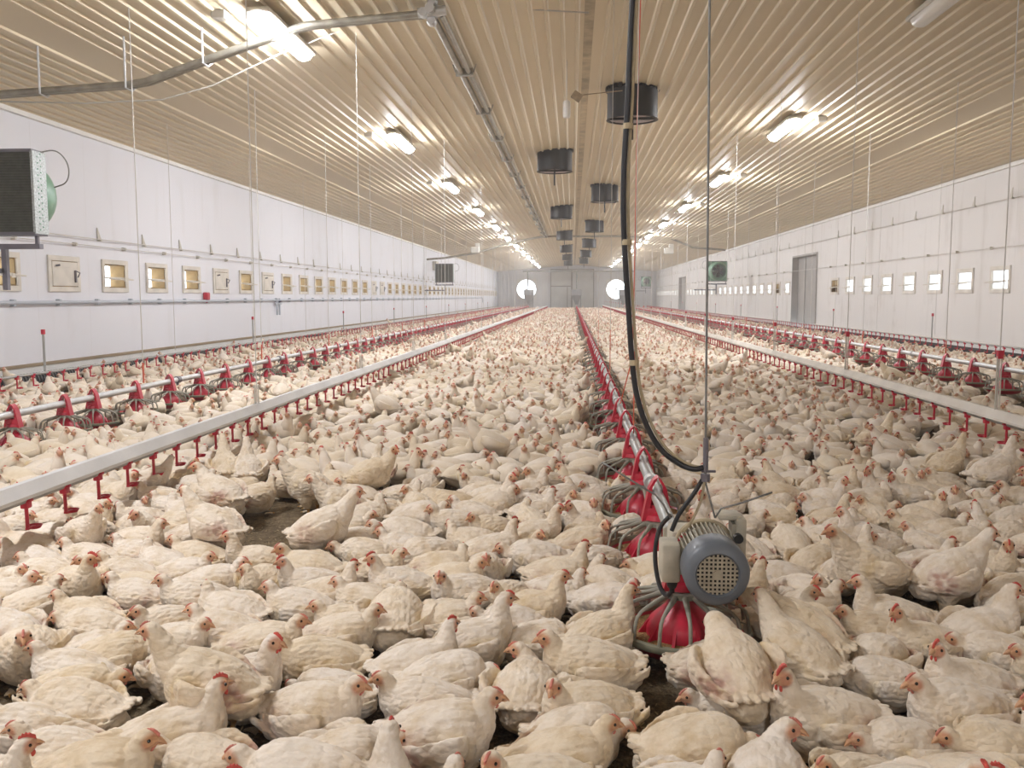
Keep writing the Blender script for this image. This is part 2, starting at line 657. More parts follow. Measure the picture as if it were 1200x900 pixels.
for side, X, mt, inl, sgn in (('left', XL, M['wall_l'], inl_L, -1), ('right', XR, M['wall_r'], inl_R, 1)):
    holes = [(y - OW / 2, y + OW / 2, ZIN - OH / 2, ZIN + OH / 2) for y in inl]
    if side == 'right':
        holes += [(d1a, d1b, 0.0, 2.42), (d2a, d2b, 0.0, 2.42)]
    mb = MB()
    T = 0.24
    for (a, b, c, d) in holed_wall(X, T, Y0, Y1, 0.0, EAVE + 0.02, holes):
        mb.box((X + sgn * T / 2, (a + b) / 2, (c + d) / 2), (T, b - a, d - c))
    w = mb.build('wall_' + side, mt)
    tag(w, 'long white panelled side wall', None, None, 'structure')
    # plinth with timber sill
    pb = MB()
    segs = [(Y0, Y1)] if side == 'left' else [(Y0, d1a), (d1b, d2a), (d2b, Y1)]
    for (a, b) in segs:
        pb.box((X - sgn * 0.035, (a + b) / 2, 0.125), (0.07, b - a, 0.25))
    tag(pb.build('baseboard_' + side, M['white_paint']), 'low white plinth at the foot of the wall', None, None, 'structure')
    tb = MB()
    for (a, b) in segs:
        tb.box((X - sgn * 0.04, (a + b) / 2, 0.268), (0.08, b - a, 0.034))
    tag(tb.build('trim_2' if side == 'left' else 'trim_3', M['timber'] if side == 'left' else M['offwhite']), 'sill board on the plinth', None, None, 'structure')
    fb = MB()
    fb.box((X - sgn * 0.03, (Y0 + Y1) / 2, EAVE - 0.035), (0.06, Y1 - Y0, 0.07))
    tag(fb.build('trim_4' if side == 'left' else 'trim_5', M['white_paint']), 'white eaves strip under the ceiling', None, None, 'structure')

# back end of the barn behind the viewer, and the far end with two fan openings
bb = MB()
bb.box(((XL + XR) / 2, Y0 - 0.1, 2.0), (XR - XL + 0.6, 0.2, 4.2))
tag(bb.build('wall_back', M['far_sheet']), 'grey end wall behind the viewer', None, None, 'structure')
FANX = (atY(617, 339, Y1).x, atY(722, 340, Y1).x)
FANZ = atY(617, 339, Y1).z
FR = 0.86
mb = MB()
for (a, b, c, d) in holed_wall(Y1, 0.2, XL - 0.3, XR + 0.3, 0.0, RIDGE + 0.1, [(x - FR, x + FR, FANZ - FR, FANZ + FR) for x in FANX]):
    mb.box(((a + b) / 2, Y1 + 0.1, (c + d) / 2), (b - a, 0.2, d - c))
x = XL + 0.1
while x < XR:      # ribs of the sheet, leaving the doors and fans free
    if not (-2.3 < x < 2.2) and min(abs(x - q) for q in FANX) > 1.05:
        mb.box((x, Y1 - 0.012, 1.75), (0.05, 0.024, 3.4))
    x += 0.2
tag(mb.build('wall_far', M['far_sheet']), 'pale grey ribbed sheet end wall', None, None, 'structure')

# big double door in the far wall
for i, (px0, px1) in enumerate(((645.5, 669.5), (670.5, 695.5))):
    xa, xb = atY(px0, 340, Y1).x, atY(px1, 340, Y1).x
    db = MB()
    zt = atY(660, 316.5, Y1).z
    db.box(((xa + xb) / 2, Y1 - 0.06, zt / 2), (xb - xa, 0.08, zt))
    x = xa + 0.12
    while x < xb - 0.05:
        db.box((x, Y1 - 0.11, zt / 2), (0.04, 0.03, zt - 0.1))
        x += 0.24
    o = db.build('door_%d' % (i + 3), M['door_sheet'])
    tag(o, 'tall grey sheet door leaf in the far end wall', None, None, 'structure')
    fr = MB()
    fr.box(((xa + xb) / 2, Y1 - 0.12, zt + 0.04), (xb - xa + 0.06, 0.14, 0.09))
    fr.box((xa, Y1 - 0.12, zt / 2), (0.07, 0.14, zt))
    fr.box((xb, Y1 - 0.12, zt / 2), (0.07, 0.14, zt))
    if i == 0:
        fr.box(((xa + xb) / 2, Y1 - 0.13, 2.05), (xb - xa, 0.05, 0.08))
        fr.box((xb - 0.35, Y1 - 0.13, 1.0), (0.06, 0.05, 2.0))
    fr.build('door_frame', M['door_grey'], o)

# recessed doors of the right wall
for i, (a, b) in enumerate(((d1a, d1b), (d2a, d2b))):
    db = MB()
    db.box((XR + 0.19, (a + b) / 2, 1.21), (0.06, b - a, 2.42))
    o = db.build('door_%d' % (i + 1), M['door_grey'])
    tag(o, 'recessed grey side door', None, None, 'structure')
    fr = MB()
    for yy in (a, b):
        fr.box((XR + 0.07, yy, 1.21), (0.22, 0.04, 2.42))
    fr.box((XR + 0.07, (a + b) / 2, 2.42), (0.22, b - a, 0.05))
    fr.box((XR + 0.15, b - (b - a) * 0.33, 1.2), (0.03, 0.04, 2.38))
    fr.build('door_frame', M['door_grey'], o)
    hb = MB()
    hb.tube([(XR + 0.16, a + 0.15, 1.0), (XR + 0.1, a + 0.15, 1.0), (XR + 0.1, a + 0.28, 1.0)], 0.012)
    hb.build('door_handle', M['steel_dark'], o)

# ------------------------------------------------------------------ air inlets in the side walls
def inlet_meshes(side):
    """local frame: +x into the room, y along the wall, z up, origin at the wall face"""
    rec = M['ochre'] if side == 'left' else M['white_paint']
    frame = MB()
    fw = 0.065
    for (cy, cz, sy, sz) in ((0, OH / 2 + fw / 2, OW + 2 * fw, fw), (0, -OH / 2 - fw / 2, OW + 2 * fw, fw),
                             (-OW / 2 - fw / 2, 0, fw, OH), (OW / 2 + fw / 2, 0, fw, OH)):
        frame.box((0.013, cy, cz), (0.026, sy, sz), 0, bev=0.004)
    d = 0.235
    lining = MB()
    for (cy, cz, sy, sz) in ((0, OH / 2 - 0.008, OW, 0.016), (0, -OH / 2 + 0.008, OW, 0.016),
                             (-OW / 2 + 0.008, 0, 0.016, OH - .032), (OW / 2 - 0.008, 0, 0.016, OH - .032)):
        lining.box((-d / 2 + 0.012, cy, cz), (d - 0.024, sy, sz))
    flap = MB()
    R = Matrix.Rotation(math.radians(9), 3, 'Y')
    flap.box((0.055, 0, -0.035), (0.20, OW - 0.05, 0.018), 0, rot=R, bev=0.004)
    flap.box((0.15, 0.03, -0.05), (0.02, 0.05, 0.05))
    shut = MB()
    shut.box((0.02, 0, 0), (0.022, OW - 0.02, OH - 0.02), 0, bev=0.006)
    shut.box((0.034, 0, 0.09), (0.008, OW - 0.1, 0.012))
    latch = MB()
    latch.box((0.04, 0.22, -0.03), (0.02, 0.03, 0.16))
    latch.tube([(0.04, 0.21, 0.05), (0.09, 0.24, 0.02), (0.05, 0.26, -0.04)], 0.008, 6)
    latch.tube([(0.04, -0.23, 0.10), (0.08, -0.20, 0.11)], 0.014, 6)
    fo = frame.build('frame', M['offwhite'], link=False)
    lo = lining.build('lining', rec, link=False)
    lo['label'] = 'ochre lined recess' if side == 'left' else 'white lined recess'
    fl = flap.build('flap', M['offwhite'], link=False)
    sh = shut.build('flap', M['offwhite'], link=False)
    la = latch.build('latch', M['steel_dark'], link=False)
    return fo, lo, fl, sh, la


for side, X, inl, rz in (('left', XL, inl_L, 0.0), ('right', XR, inl_R, PI)):
    fo, lo, fl, sh, la = inlet_meshes(side)
    vis = [y for y in inl]
    if side == 'left':
        n0 = min(range(len(vis)), key=lambda i: abs(vis[i] - atX(134, 322, XL).y))
        closed = {n0 - 1, n0 + 3, n0 + 5, n0 + 13, n0 + 14, n0 + 21}
        ochre = set()
    else:
        closed, ochre = set(), {min(range(len(vis)), key=lambda i: abs(vis[i] - atX(978, 330, XR).y)), min(range(len(vis)), key=lambda i: abs(vis[i] - atX(962, 330, XR).y)), min(range(len(vis)), key=lambda i: abs(vis[i] - atX(912, 332, XR).y))}
        lo_b = lo.copy()
        lo_b.data = lo.data.copy()
        lo_b.data.materials.clear()
        lo_b.data.materials.append(M['ochre'])
        lo_b['label'] = 'ochre lined recess'
    for i, y in enumerate(vis):
        e = empty('air_inlet', (X, y, ZIN), rz)
        where = 'heater wall' if side == 'left' else 'doorway wall'
        nth = ordinal(i + 1)
        if i in closed:
            lab = 'white air inlet with shut flap, %s along the %s from the camera end' % (nth, where)
        elif side == 'left':
            lab = 'open air inlet with ochre recess, %s along the %s from the camera end' % (nth, where)
        elif i in ochre:
            lab = 'half shut ochre air inlet, %s along the %s from the camera end' % (nth, where)
        else:
            lab = 'open sunlit air inlet, %s along the %s from the camera end' % (nth, where)
        tag(e, lab, 'air inlet', 'air inlets along the ' + where)
        copy_obj(fo, e)
        copy_obj(lo_b if i in ochre else lo, e)
        if i in closed:
            copy_obj(sh, e)
            copy_obj(la, e)
        else:
            f = copy_obj(fl, e)
            if i in ochre:
                bd = MB()
                bd.box((-0.1, 0, -0.06), (0.02, OW - .03, 0.2))
                bd.build('board', M['ochre'], e)

# ------------------------------------------------------------------ wall fittings
def actuator(side, X, s, z_hi, z_lo, ys, end):
    e = empty('inlet_cable', (X + s * 0.05, 4.0, z_hi))
    tag(e, 'pair of thin inlet control cables with brackets along the %s' % ('heater wall' if side == 'left' else 'doorway wall'), 'cable')
    m = MB()
    m.tube([(0, 0, 0), (0, end - 4.0, 0)], 0.007, 5)
    m.tube([(0, 0, z_lo - z_hi), (0, end - 4.0, z_lo - z_hi)], 0.006, 5)
    m.build('cable', M['cord'], e)
    br = MB()
    br.add([(-.045, 0, 0), (-.045, 0.10, 0), (-.045, 0.0, 0.16), (-.03, 0, 0), (-.03, 0.10, 0), (-.03, 0, 0.16)],
           [(0, 1, 2), (3, 5, 4), (0, 3, 4, 1), (1, 4, 5, 2), (2, 5, 3, 0)])
    br.box((-0.02, 0.03, -0.01), (0.05, 0.03, 0.03))
    bo = br.build('bracket', M['housing'], link=False)
    pl = MB()
    pl.lathe([(0.0, -.012), (0.022, -.012), (0.022, .012), (0.0, .012)], (0, 0, 0), 10, axis='x')
    pl.box((-0.03, 0, 0), (0.04, 0.02, 0.05))
    po = pl.build('pulley', M['housing'], link=False)
    for y in ys[:55]:
        copy_obj(bo, e, (0, y - 4.0 - 0.45, 0))
        copy_obj(po, e, (0, y - 4.0 + 0.25, z_lo - z_hi))


actuator('left', XL, 1, 1.90, 1.80, inl_L, 78)
actuator('right', XR, -1, atX(1130, 245, XR).z, atX(1130, 295, XR).z, inl_R, 78)


def wall_pipe(X, s, z, y0, y1, name, label, mt, step):
    e = empty(name, (X + s * 0.05, y0, z))
    tag(e, label, 'pipe')
    m = MB()
    m.tube([(0, 0, 0), (0, y1 - y0, 0)], 0.022, 8)
    m.tube([(0, y1 - y0, 0), (0, y1 - y0 + .02, -0.35)], 0.022, 8)
    m.build('pipe', mt, e)
    c = MB()
    c.box((-s * 0.02, 0, 0), (0.06, 0.05, 0.085), bev=0.008)
    co = c.build('clamp', M['blue_pipe'], link=False)
    y = y0 + 0.6
    k = 0
    while y < y1 and k < 90:
        copy_obj(co, e, (0, y - y0, 0))
        y += step
        k += 1


wall_pipe(XL, 1, 1.03, 3.0, 66.0, 'water_pipe', 'blue-grey water pipe clipped along the heater wall below the air inlets', M['blue_pipe'], 0.95)

# little fittings on the left wall
p = atX(239, 347, XL)
m = MB()
m.box((0.05, 0, 0), (0.09, 0.13, 0.14), 0, bev=0.02)
m.tube([(0.05, 0, -.06), (0.05, 0, -.12)], 0.015, 8)
tag(m.build('alarm_box', M['red'], loc=(p.x, p.y, p.z)), 'small red box hung on the water pipe of the heater wall', 'box')
p = atX(323, 356, XL)
e = tag(empty('water_manifold', (p.x + 0.06, p.y, p.z)), 'short blue-grey pipe manifold below the water pipe on the heater wall', 'pipe')
m = MB()
for dy in (-.08, .08):
    m.tube([(0, dy, 0.12), (0, dy, -0.25)], 0.022, 8)
m.tube([(0, -.2, 0.0), (0, .2, 0.0)], 0.02, 8)
m.build('pipework', M['blue_pipe'], e)
m = MB()
m.box((0.03, 0.08, 0.05), (0.05, 0.09, 0.04), bev=.01)
m.build('valve', M['steel_dark'], e)
p = atX(508, 314, XL)
e = tag(empty('control_box', (p.x, p.y, p.z)), 'small grey and red control box with dangling hoses beside the farther heater', 'control box')
m = MB()
m.box((0.1, 0, 0.1), (0.2, 0.7, 0.42), bev=.02)
m.build('casing', M['housing'], e)
m = MB()
m.box((0.11, 0.15, 0.02), (0.22, 0.3, 0.2), bev=.02)
m.build('cover', M['red'], e)
m = MB()
for k in range(3):
    m.tube([(0.12, -.2 + .25 * k, -.1), (0.15, -.3 + .3 * k, -.4), (0.1, -.5 + .5 * k, -.8)], 0.03, 6)
m.build('hose', M['white_paint'], e)

# dark heating pipes on the floor along both walls
for X, s, lab in ((XL, 1, 'heater wall'), (XR, -1, 'doorway wall')):
    m = MB()
    xx = X + s * 0.33
    m.tube([(xx, 3.0, 0.13), (xx, 78.0, 0.13)], 0.055, 10)
    y = 3.0
    while y < 26:
        m.lathe([(0.05, -.012), (0.085, -.012), (0.085, .012), (0.05, .012)], (xx, y, 0.13), 10, axis='y')
        y += 0.06
    o = m.build('heating_pipe', M['heat_pipe'])
    tag(o, 'dark finned heating pipe lying low along the %s' % lab, 'pipe')


# ------------------------------------------------------------------ heater fans
def heater(loc, flip, label, s=1.0, rot=0.0):
    """local: radiator faces -y, fan cone on +y"""
    e = tag(empty('fan_heater', loc, rot + (PI if flip else 0.0)), label, 'heater', 'fan heaters by the side walls')
    e.scale = (s, s, s)
    h = 0.40
    m = MB()
    for (cx, cz, sx, sz) in ((0, h, 2 * h, .03), (0, -h, 2 * h, .03)):
        m.box((cx, 0.06, cz), (sx, .22, sz))
    m.build('casing', M['steel_dark'], e)
    m = MB()
    for sx in (-1, 1):
        m.box((sx * h, 0.06, 0), (.025, .22, 2 * h))
        for k in range(26):
            m.box((sx * (h + .013), 0.03 + .05 * (k % 2), -h + .04 + k * .0295), (.006, .018, .014), 1)
    m.build('side_plate', [M['perf'], M['green']], e)
    m = MB()
    m.box((0, 0.0, 0), (2 * h - .03, .05, 2 * h - .03))
    k = -h + .02
    while k < h:
        m.box((0, -.032, k), (2 * h - .04, .014, .006))
        k += 0.026
    m.build('radiator', M['radiator'], e)
    m = MB()
    m.lathe([(.39, .165), (.392, .25), (.385, .34), (.365, .42), (.33, .485), (.30, .515), (.285, .515), (.31, .47), (.345, .41), (.365, .34), (.37, .25), (.37, .165)], seg=28, axis='y')
    m.box((0, .165, 0), (2 * h - .02, .012, 2 * h - .02))
    m.build('fan_cone', M['green'], e, smooth=50)
    m = MB()
    for k in range(6):
        R = Matrix.Rotation(k * PI / 3, 3, 'Y') @ Matrix.Rotation(math.radians(28), 3, 'X')
        m.box(R @ Vector((0, 0, .16)) + Vector((0, .42, 0)), (.12, .012, .22), 0, rot=R)
    m.lathe([(0, .22), (.07, .22), (.07, .48), (0, .50)], seg=14, axis='y')
    m.build('fan', M['black'], e)
    m = MB()
    for r in (.08, .14, .20, .26):
        m.lathe([(r - .004, .505), (r + .004, .505), (r + .004, .513), (r - .004, .513)], seg=24, axis='y', closed=True)
    for k in range(8):
        a = k * PI / 4
        m.tube([(0, .509, 0), (.3 * math.cos(a), .509, .3 * math.sin(a))], .004, 5)
    m.build('guard', M['cable_steel'], e)
    m = MB()
    m.box((0, 0.05, -h - .12), (2 * h, .07, .05))
    m.box((0.02, 0.05, -h - .34), (.05, .05, .42))
    m.box((0.02 - (0.45 if not flip else -0.45), 0.05, -h - .36), (.9, .05, .05))
    for sx in (-.36, .36):
        m.box((sx, 0.05, -h - .05), (.03, .03, .12))
    m.build('bracket', M['steel_dark'], e)
    m = MB()
    cb = [Vector(q) for q in ((h, .1, h), (h + .14, .16, h + .04), (h + .24, .2, h - .10), (h + .21, .22, h - .28), (h + .04, .26, h - .32))]
    for it in range(3):
        cb = [cb[0]] + [q for a_, b_ in zip(cb, cb[1:]) for q in (a_ * .75 + b_ * .25, a_ * .25 + b_ * .75)] + [cb[-1]]
    m.tube(cb, .007, 6)
    m.build('cable', M['cable_steel'], e, smooth=True)
    return e


pA = atX(42, 228, -5.25)
heater((-5.25 - 0.40, pA.y, pA.z + .02), False, 'dark square fan heater with green cone, the larger one near the camera on heater wall')
pB = atX(522, 320, -5.6)
heater((-5.65, pB.y, pB.z), False, 'small-looking dark fan heater half way down the heater wall beside the control box')
pC = atX(840, 318, 5.95)
heater((5.95, pC.y, pC.z), True, 'fan heater showing its round fan, beyond the recessed door on the doorway wall')
pD = atX(757, 330, 6.0)
heater((6.0, pD.y, pD.z), True, 'tiny distant fan heater at the far end of the doorway wall')

# ------------------------------------------------------------------ ceiling lamps
def lamp_set(lit):
    hs = MB()
    L, W = 1.46, 0.215
    pts = []
    hs.box((0, 0, 0.075), (W, L, 0.05), 0, bev=0.02)
    for y in (-.5, .5):
        hs.box((0, y, 0.125), (.05, .06, .07))
    ho = hs.build('housing', M['housing'], link=False)
    df = MB()
    seg = 12
    ring = []
    vs, fs = [], []
    for (y, r) in ((-L / 2, .02), (-L / 2 + .03, .062), (-L / 2 + .09, .088), (L / 2 - .09, .088), (L / 2 - .03, .062), (L / 2, .02)):
        for k in range(seg + 1):
            a = PI + PI * k / seg
            vs.append((r * math.cos(a), y, 0.055 + r * 0.85 * math.sin(a)))
    for i in range(5):
        for k in range(seg):
            fs.append((i * (seg + 1) + k, i * (seg + 1) + k + 1, (i + 1) * (seg + 1) + k + 1, (i + 1) * (seg + 1) + k))
    df.add(vs, fs)
    do = df.build('diffuser', M['lamp'] if lit else M['lamp_off'], link=False, smooth=True)
    jb = MB()
    jb.box((0, 0, 0.11), (.13, .13, .07), bev=.012)
    jo = jb.build('junction_box', M['housing'], link=False)
    return ho, do, jo


lit_set, off_set = lamp_set(True), lamp_set(False)
XLL, XLR = -2.75, 3.1
yl0 = atX(325, 40, XLL).y + .2
yr0 = atX(918, 157, XLR).y
for X, y0, rowname, rng_k in ((XLL, yl0, 'heater side', range(-2, 13)), (XLR, yr0, 'doorway side', range(-3, 12))):
    n = 0
    for k in rng_k:
        y = y0 + 5.9 * k
        if y > Y1 - 3.5 or y < Y0 + 1:
            continue
        lit = k >= 0 or X < 0 or k == -3
        seen = project((X, y, ceil_z(X) - 0.1))
        inview = seen is not None and 0 < seen[0] < 1200 and seen[1] > -20
        zc = ceil_z(X) - 0.155
        e = empty('ceiling_light', (X, y, zc))
        if not inview:
            lab = '%s long ceiling light of the %s row, %s one out of the frame' % ('lit' if lit else 'unlit', rowname, ordinal(abs(k)))
        elif not lit:
            lab = 'unlit long ceiling light near the camera on the doorway side'
        else:
            n += 1
            lab = 'lit oval ceiling light, %s glowing one from the camera in the %s row' % (ordinal(n), rowname)
        tag(e, lab, 'ceiling light', 'ceiling lights of the ' + rowname)
        ho, do, jo = lit_set if lit else off_set
        sl = math.atan((RIDGE - EAVE) / 7) * (-1 if X < 0 else 1)
        for o in (ho, do):
            copy_obj(o, e)
        s = -1 if X < 0 else 1
        j = copy_obj(jo, e, (s * 0.40, -0.55, -0.05 + 0.02))

# ------------------------------------------------------------------ ceiling exhaust ducts
def make_duct():
    sh = MB()
    R, H = 0.335, 0.40
    prof = [(R, 0.0), (R, -H * .97), (R + .012, -H), (R - .02, -H), (R - .02, -.02)]
    sh.lathe(prof, seg=36)
    for k in range(30):
        a = 2 * PI * k / 30
        sh.box((R * math.cos(a), R * math.sin(a), .0), (.05, .05, .05), 0, rot=Matrix.Rotation(a, 3, 'Z'))
    so = sh.build('shell', M['duct'], link=False, smooth=40)
    li = MB()
    li.lathe([(0.0, -.05), (R - .025, -.05), (R - .025, -H + .015)], seg=30)
    lo = li.build('lining', M['duct_in'], link=False)
    bar = MB()
    bar.box((0, 0, -H + .02), (2 * R - .04, .045, .03))
    bar.tube([(0, -.02, -H + .05), (0, -.02, -H - .26)], .018, 6)
    bar.box((0, -R - .005, -H * .5), (.05, .03, H))
    bo = bar.build('damper_bar', M['black'], link=False)
    return so, lo, bo


duct_parts = make_duct()
dy0 = 12.35
nl = nr = 0
for k in range(-1, 12):
    Y = dy0 + 5.2 * k - (.7 if k < 0 else 0)
    X = 0.78 if k % 2 == 0 else -0.36
    if k % 2 == 0:
        nr += 1
        lab = 'black round ceiling duct, %s from camera in the doorway-side row' % ordinal(nr)
    else:
        nl += 1
        lab = 'black round ceiling duct, %s from camera in the heater-side row' % ordinal(nl)
    e = tag(empty('exhaust_duct', (X, Y, ceil_z(X + .2))), lab, 'exhaust duct', 'exhaust ducts along the ridge')
    for o in duct_parts:
        copy_obj(o, e)

# small white sensor and rusty board by the ridge
p = atY(664, 128, 11.0)
e = tag(empty('climate_sensor', (p.x, p.y, p.z)), 'small white sensor tube hanging under the ceiling ridge', 'sensor')
m = MB()
m.lathe([(0, -.10), (.04, -.10), (.045, -.06), (.045, .08), (.03, .10), (0, .10)], seg=14)
m.build('tube', M['white_paint'], e, smooth=40)
m = MB()
m.tube([(0, 0, .1), (0, 0, RIDGE - p.z)], .005, 5)
m.build('cable', M['cord'], e)
p = atY(676, 113, 11.2)
m = MB()
m.box((0, 0, 0), (.12, .05, .10), 0, rot=Matrix.Rotation(.6, 3, 'Y'), bev=.006)
m.tube([(0, 0, 0), (.1, 0, .02), (.55, 0, 0.06)], .006, 5)
tag(m.build('cable_cleat', M['timber'], loc=(p.x, p.y, p.z)), 'small brown wooden cleat at the ceiling ridge joint', 'cleat')

# ------------------------------------------------------------------ ceiling conduits
YC = 8.45


def conduit_near():
    pts = [atY(a, b, YC) for a, b in ((-125, 120), (-40, 113), (0, 110), (95, 103), (150, 99), (172, 95), (200, 85), (240, 70), (300, 49), (345, 33), (362, 29), (430, 22), (505, 15))]
    e = tag(empty('steel_conduit', (pts[-1].x, YC, pts[-1].z)), 'bent steel conduit crossing the ceiling from the heater wall to a joint near camera', 'pipe')
    o0 = Vector((pts[-1].x, YC, pts[-1].z))
    m = MB()
    m.tube([p - o0 for p in pts], .032, 10)
    m.tube([p - o0 + Vector((0, .08, -.005)) for p in pts], .022, 8)
    m.build('pipe', M['conduit'], e, smooth=60)
    m = MB()
    for d in ((-.07, 0, .0), (.06, .02, .02), (0, .05, -.06), (.02, -.03, .09)):
        m.lathe([(0, -.05), (.04, -.05), (.05, 0), (.04, .05), (0, .05)], d, 12, axis='y')
    m.tube([(-.12, 0, 0), (.14, 0, .02)], .045, 10)
    m.tube([(0, -.1, 0.02), (0.02, .12, .02)], .045, 10)
    m.build('joint', M['galv'], e, smooth=50)
    hk = []
    for (a, b) in ((50, 106), (150, 99), (240, 70)):
        p = atY(a, b, YC)
        m = MB()
        top = ceil_z(p.x) - .02
        m.tube([(p.x - o0.x, -.05, top - o0.z), (p.x - o0.x, -.05, p.z - o0.z - .04), (p.x - o0.x + .01, .05, p.z - o0.z - .05), (p.x - o0.x + .03, .11, p.z - o0.z)], .010, 6)
        m.build('hanger', M['galv'], e)
    return o0


o0 = conduit_near()
e = tag(empty('steel_conduit', (o0.x, YC, o0.z)), 'twin steel pipe running lengthwise under the ceiling beside the ridge', 'pipe')
m = MB()
YF = 39.6
m.tube([(0.0, .05, 0), (0.1, YF - YC, 0)], .034, 10)
m.tube([(0.09, .05, 0.0), (0.19, YF - YC, 0.0)], .028, 8)
m.build('pipe', M['conduit'], e, smooth=60)
clip = MB()
clip.box((0.045, 0, 0.0), (.2, .05, .09))
clip.tube([(-.06, 0, 0), (-.09, 0, .09)], .008, 6)
clip.tube([(.15, 0, 0), (.18, 0, .09)], .008, 6)
cl = clip.build('clip', M['conduit'], link=False)
for k in range(14):
    copy_obj(cl, e, (.003 * k, 2.2 + 2.2 * k, 0))
pts = [atY(a, b, YF) for a, b in ((500, 304), (520, 302.5), (560, 296), (600, 284), (637, 277), (700, 277), (742, 277), (782, 277.5), (812, 290), (850, 293))]
e = tag(empty('steel_conduit', tuple(pts[4])), 'thin steel conduit crossing the whole ceiling half way down the barn', 'pipe')
m = MB()
m.tube([p - pts[4] for p in pts], .045, 8)
m.build('pipe', M['conduit'], e, smooth=60)
for q in ((557, 293), (784, 294)):
    pq = atY(q[0], q[1], YF)
    m = MB()
    m.box(pq - pts[4], (.4, .3, .28), bev=.05)
    m.box(pq - pts[4] + Vector((.1, 0, .2)), (.2, .2, .2), bev=.04)
    m.build('junction_box', M['housing'], e)
# thin pale cable
pts = [atY(a, b, 9.0) for a, b in ((0, 119), (100, 121), (190, 117), (250, 100), (330, 62), (420, 28), (505, 11), (600, 10), (690, 15))]
m = MB()
m.tube([p - pts[0] for p in pts], .008, 5)
tag(m.build('ceiling_cable', M['cord'], loc=pts[0], smooth=True), 'thin pale cable looping beside the bent steel conduit', 'cable')
# far crossing auger tube
za = atY(600, 318, 76).z
e = tag(empty('cross_auger', (0, 76, za)), 'horizontal feed auger tube crossing before the far end wall', 'pipe')
m = MB()
m.tube([(-4.2, 0, 0), (5.1, 0, 0)], .06, 8)
m.build('tube', M['pipe_grey'], e)
for xx in (-3.8, .345, 4.4):
    m = MB()
    m.tube([(xx, 0, 0), (xx, 1.2, 1.8 - za)], .06, 8)
    m.build('drop_tube', M['pipe_grey'], e)

# far fans
for i, x in enumerate(FANX):
    e = tag(empty('end_wall_fan', (x, Y1, FANZ)), 'round glaring fan opening on the %s side of the far end wall' % ('heater' if i == 0 else 'doorway'), 'fan', 'fans of the far end wall')
    m = MB()
    n = 40
    vs, fs = [], []
    for yy in (-.10, 0.0):
        for k in range(n):
            a = 2 * PI * k / n
            c, s = math.cos(a), math.sin(a)
            q = (FR + .02) / max(abs(c), abs(s))
            vs.append((.84 * c, yy, .84 * s))
            vs.append((q * c, yy, q * s))
    for k in range(n):
        k2 = (k + 1) % n
        fs.append((2 * k, 2 * k2, 2 * k2 + 1, 2 * k + 1))
        fs.append((2 * n + 2 * k, 2 * n + 2 * k + 1, 2 * n + 2 * k2 + 1, 2 * n + 2 * k2))
        fs.append((2 * k, 2 * n + 2 * k, 2 * n + 2 * k2, 2 * k2))
        fs.append((2 * k + 1, 2 * k2 + 1, 2 * n + 2 * k2 + 1, 2 * n + 2 * k + 1))
    m.add(vs, fs)
    m.build('housing', M['white_paint'], e)
    m = MB()
    m.lathe([(0, -.02), (.10, -.02), (.10, .08), (0, .08)], seg=14, axis='y')
    for k in range(3):
        a = PI / 2 + k * 2 * PI / 3
        m.tube([(0, 0.04, 0), (.85 * math.cos(a), 0.04, .85 * math.sin(a))], .018, 6)
    m.build('motor_strut', M['white_paint'], e)

# feed hoppers at the far end
for x, nm in ((-3.8, 'heater side'), (.345, 'middle'), (4.4, 'doorway side')):
    e = tag(empty('feed_hopper', (x, 78.4, 0.0)), 'grey funnel-shaped feed hopper at the far end of the %s feeder line' % nm, 'hopper', 'feed hoppers at the far end')
    m = MB()
    vs = [(-.42, -.42, 1.75), (.42, -.42, 1.75), (.42, .42, 1.75), (-.42, .42, 1.75), (-.42, -.42, 1.25), (.42, -.42, 1.25), (.42, .42, 1.25), (-.42, .42, 1.25),
          (-.1, -.1, .42), (.1, -.1, .42), (.1, .1, .42), (-.1, .1, .42)]
    fs = [(0, 1, 5, 4), (1, 2, 6, 5), (2, 3, 7, 6), (3, 0, 4, 7), (4, 5, 9, 8), (5, 6, 10, 9), (6, 7, 11, 10), (7, 4, 8, 11), (8, 9, 10, 11)]
    m.add(vs, fs)
    m.build('bin', M['hopper'], e)
    for sx in (-.36, .36):
        for sy in (-.36, .36):
            m = MB()
            m.tube([(sx, sy, 0), (sx, sy, 1.3)], .02, 6)
            m.build('leg', M['hopper'], e)

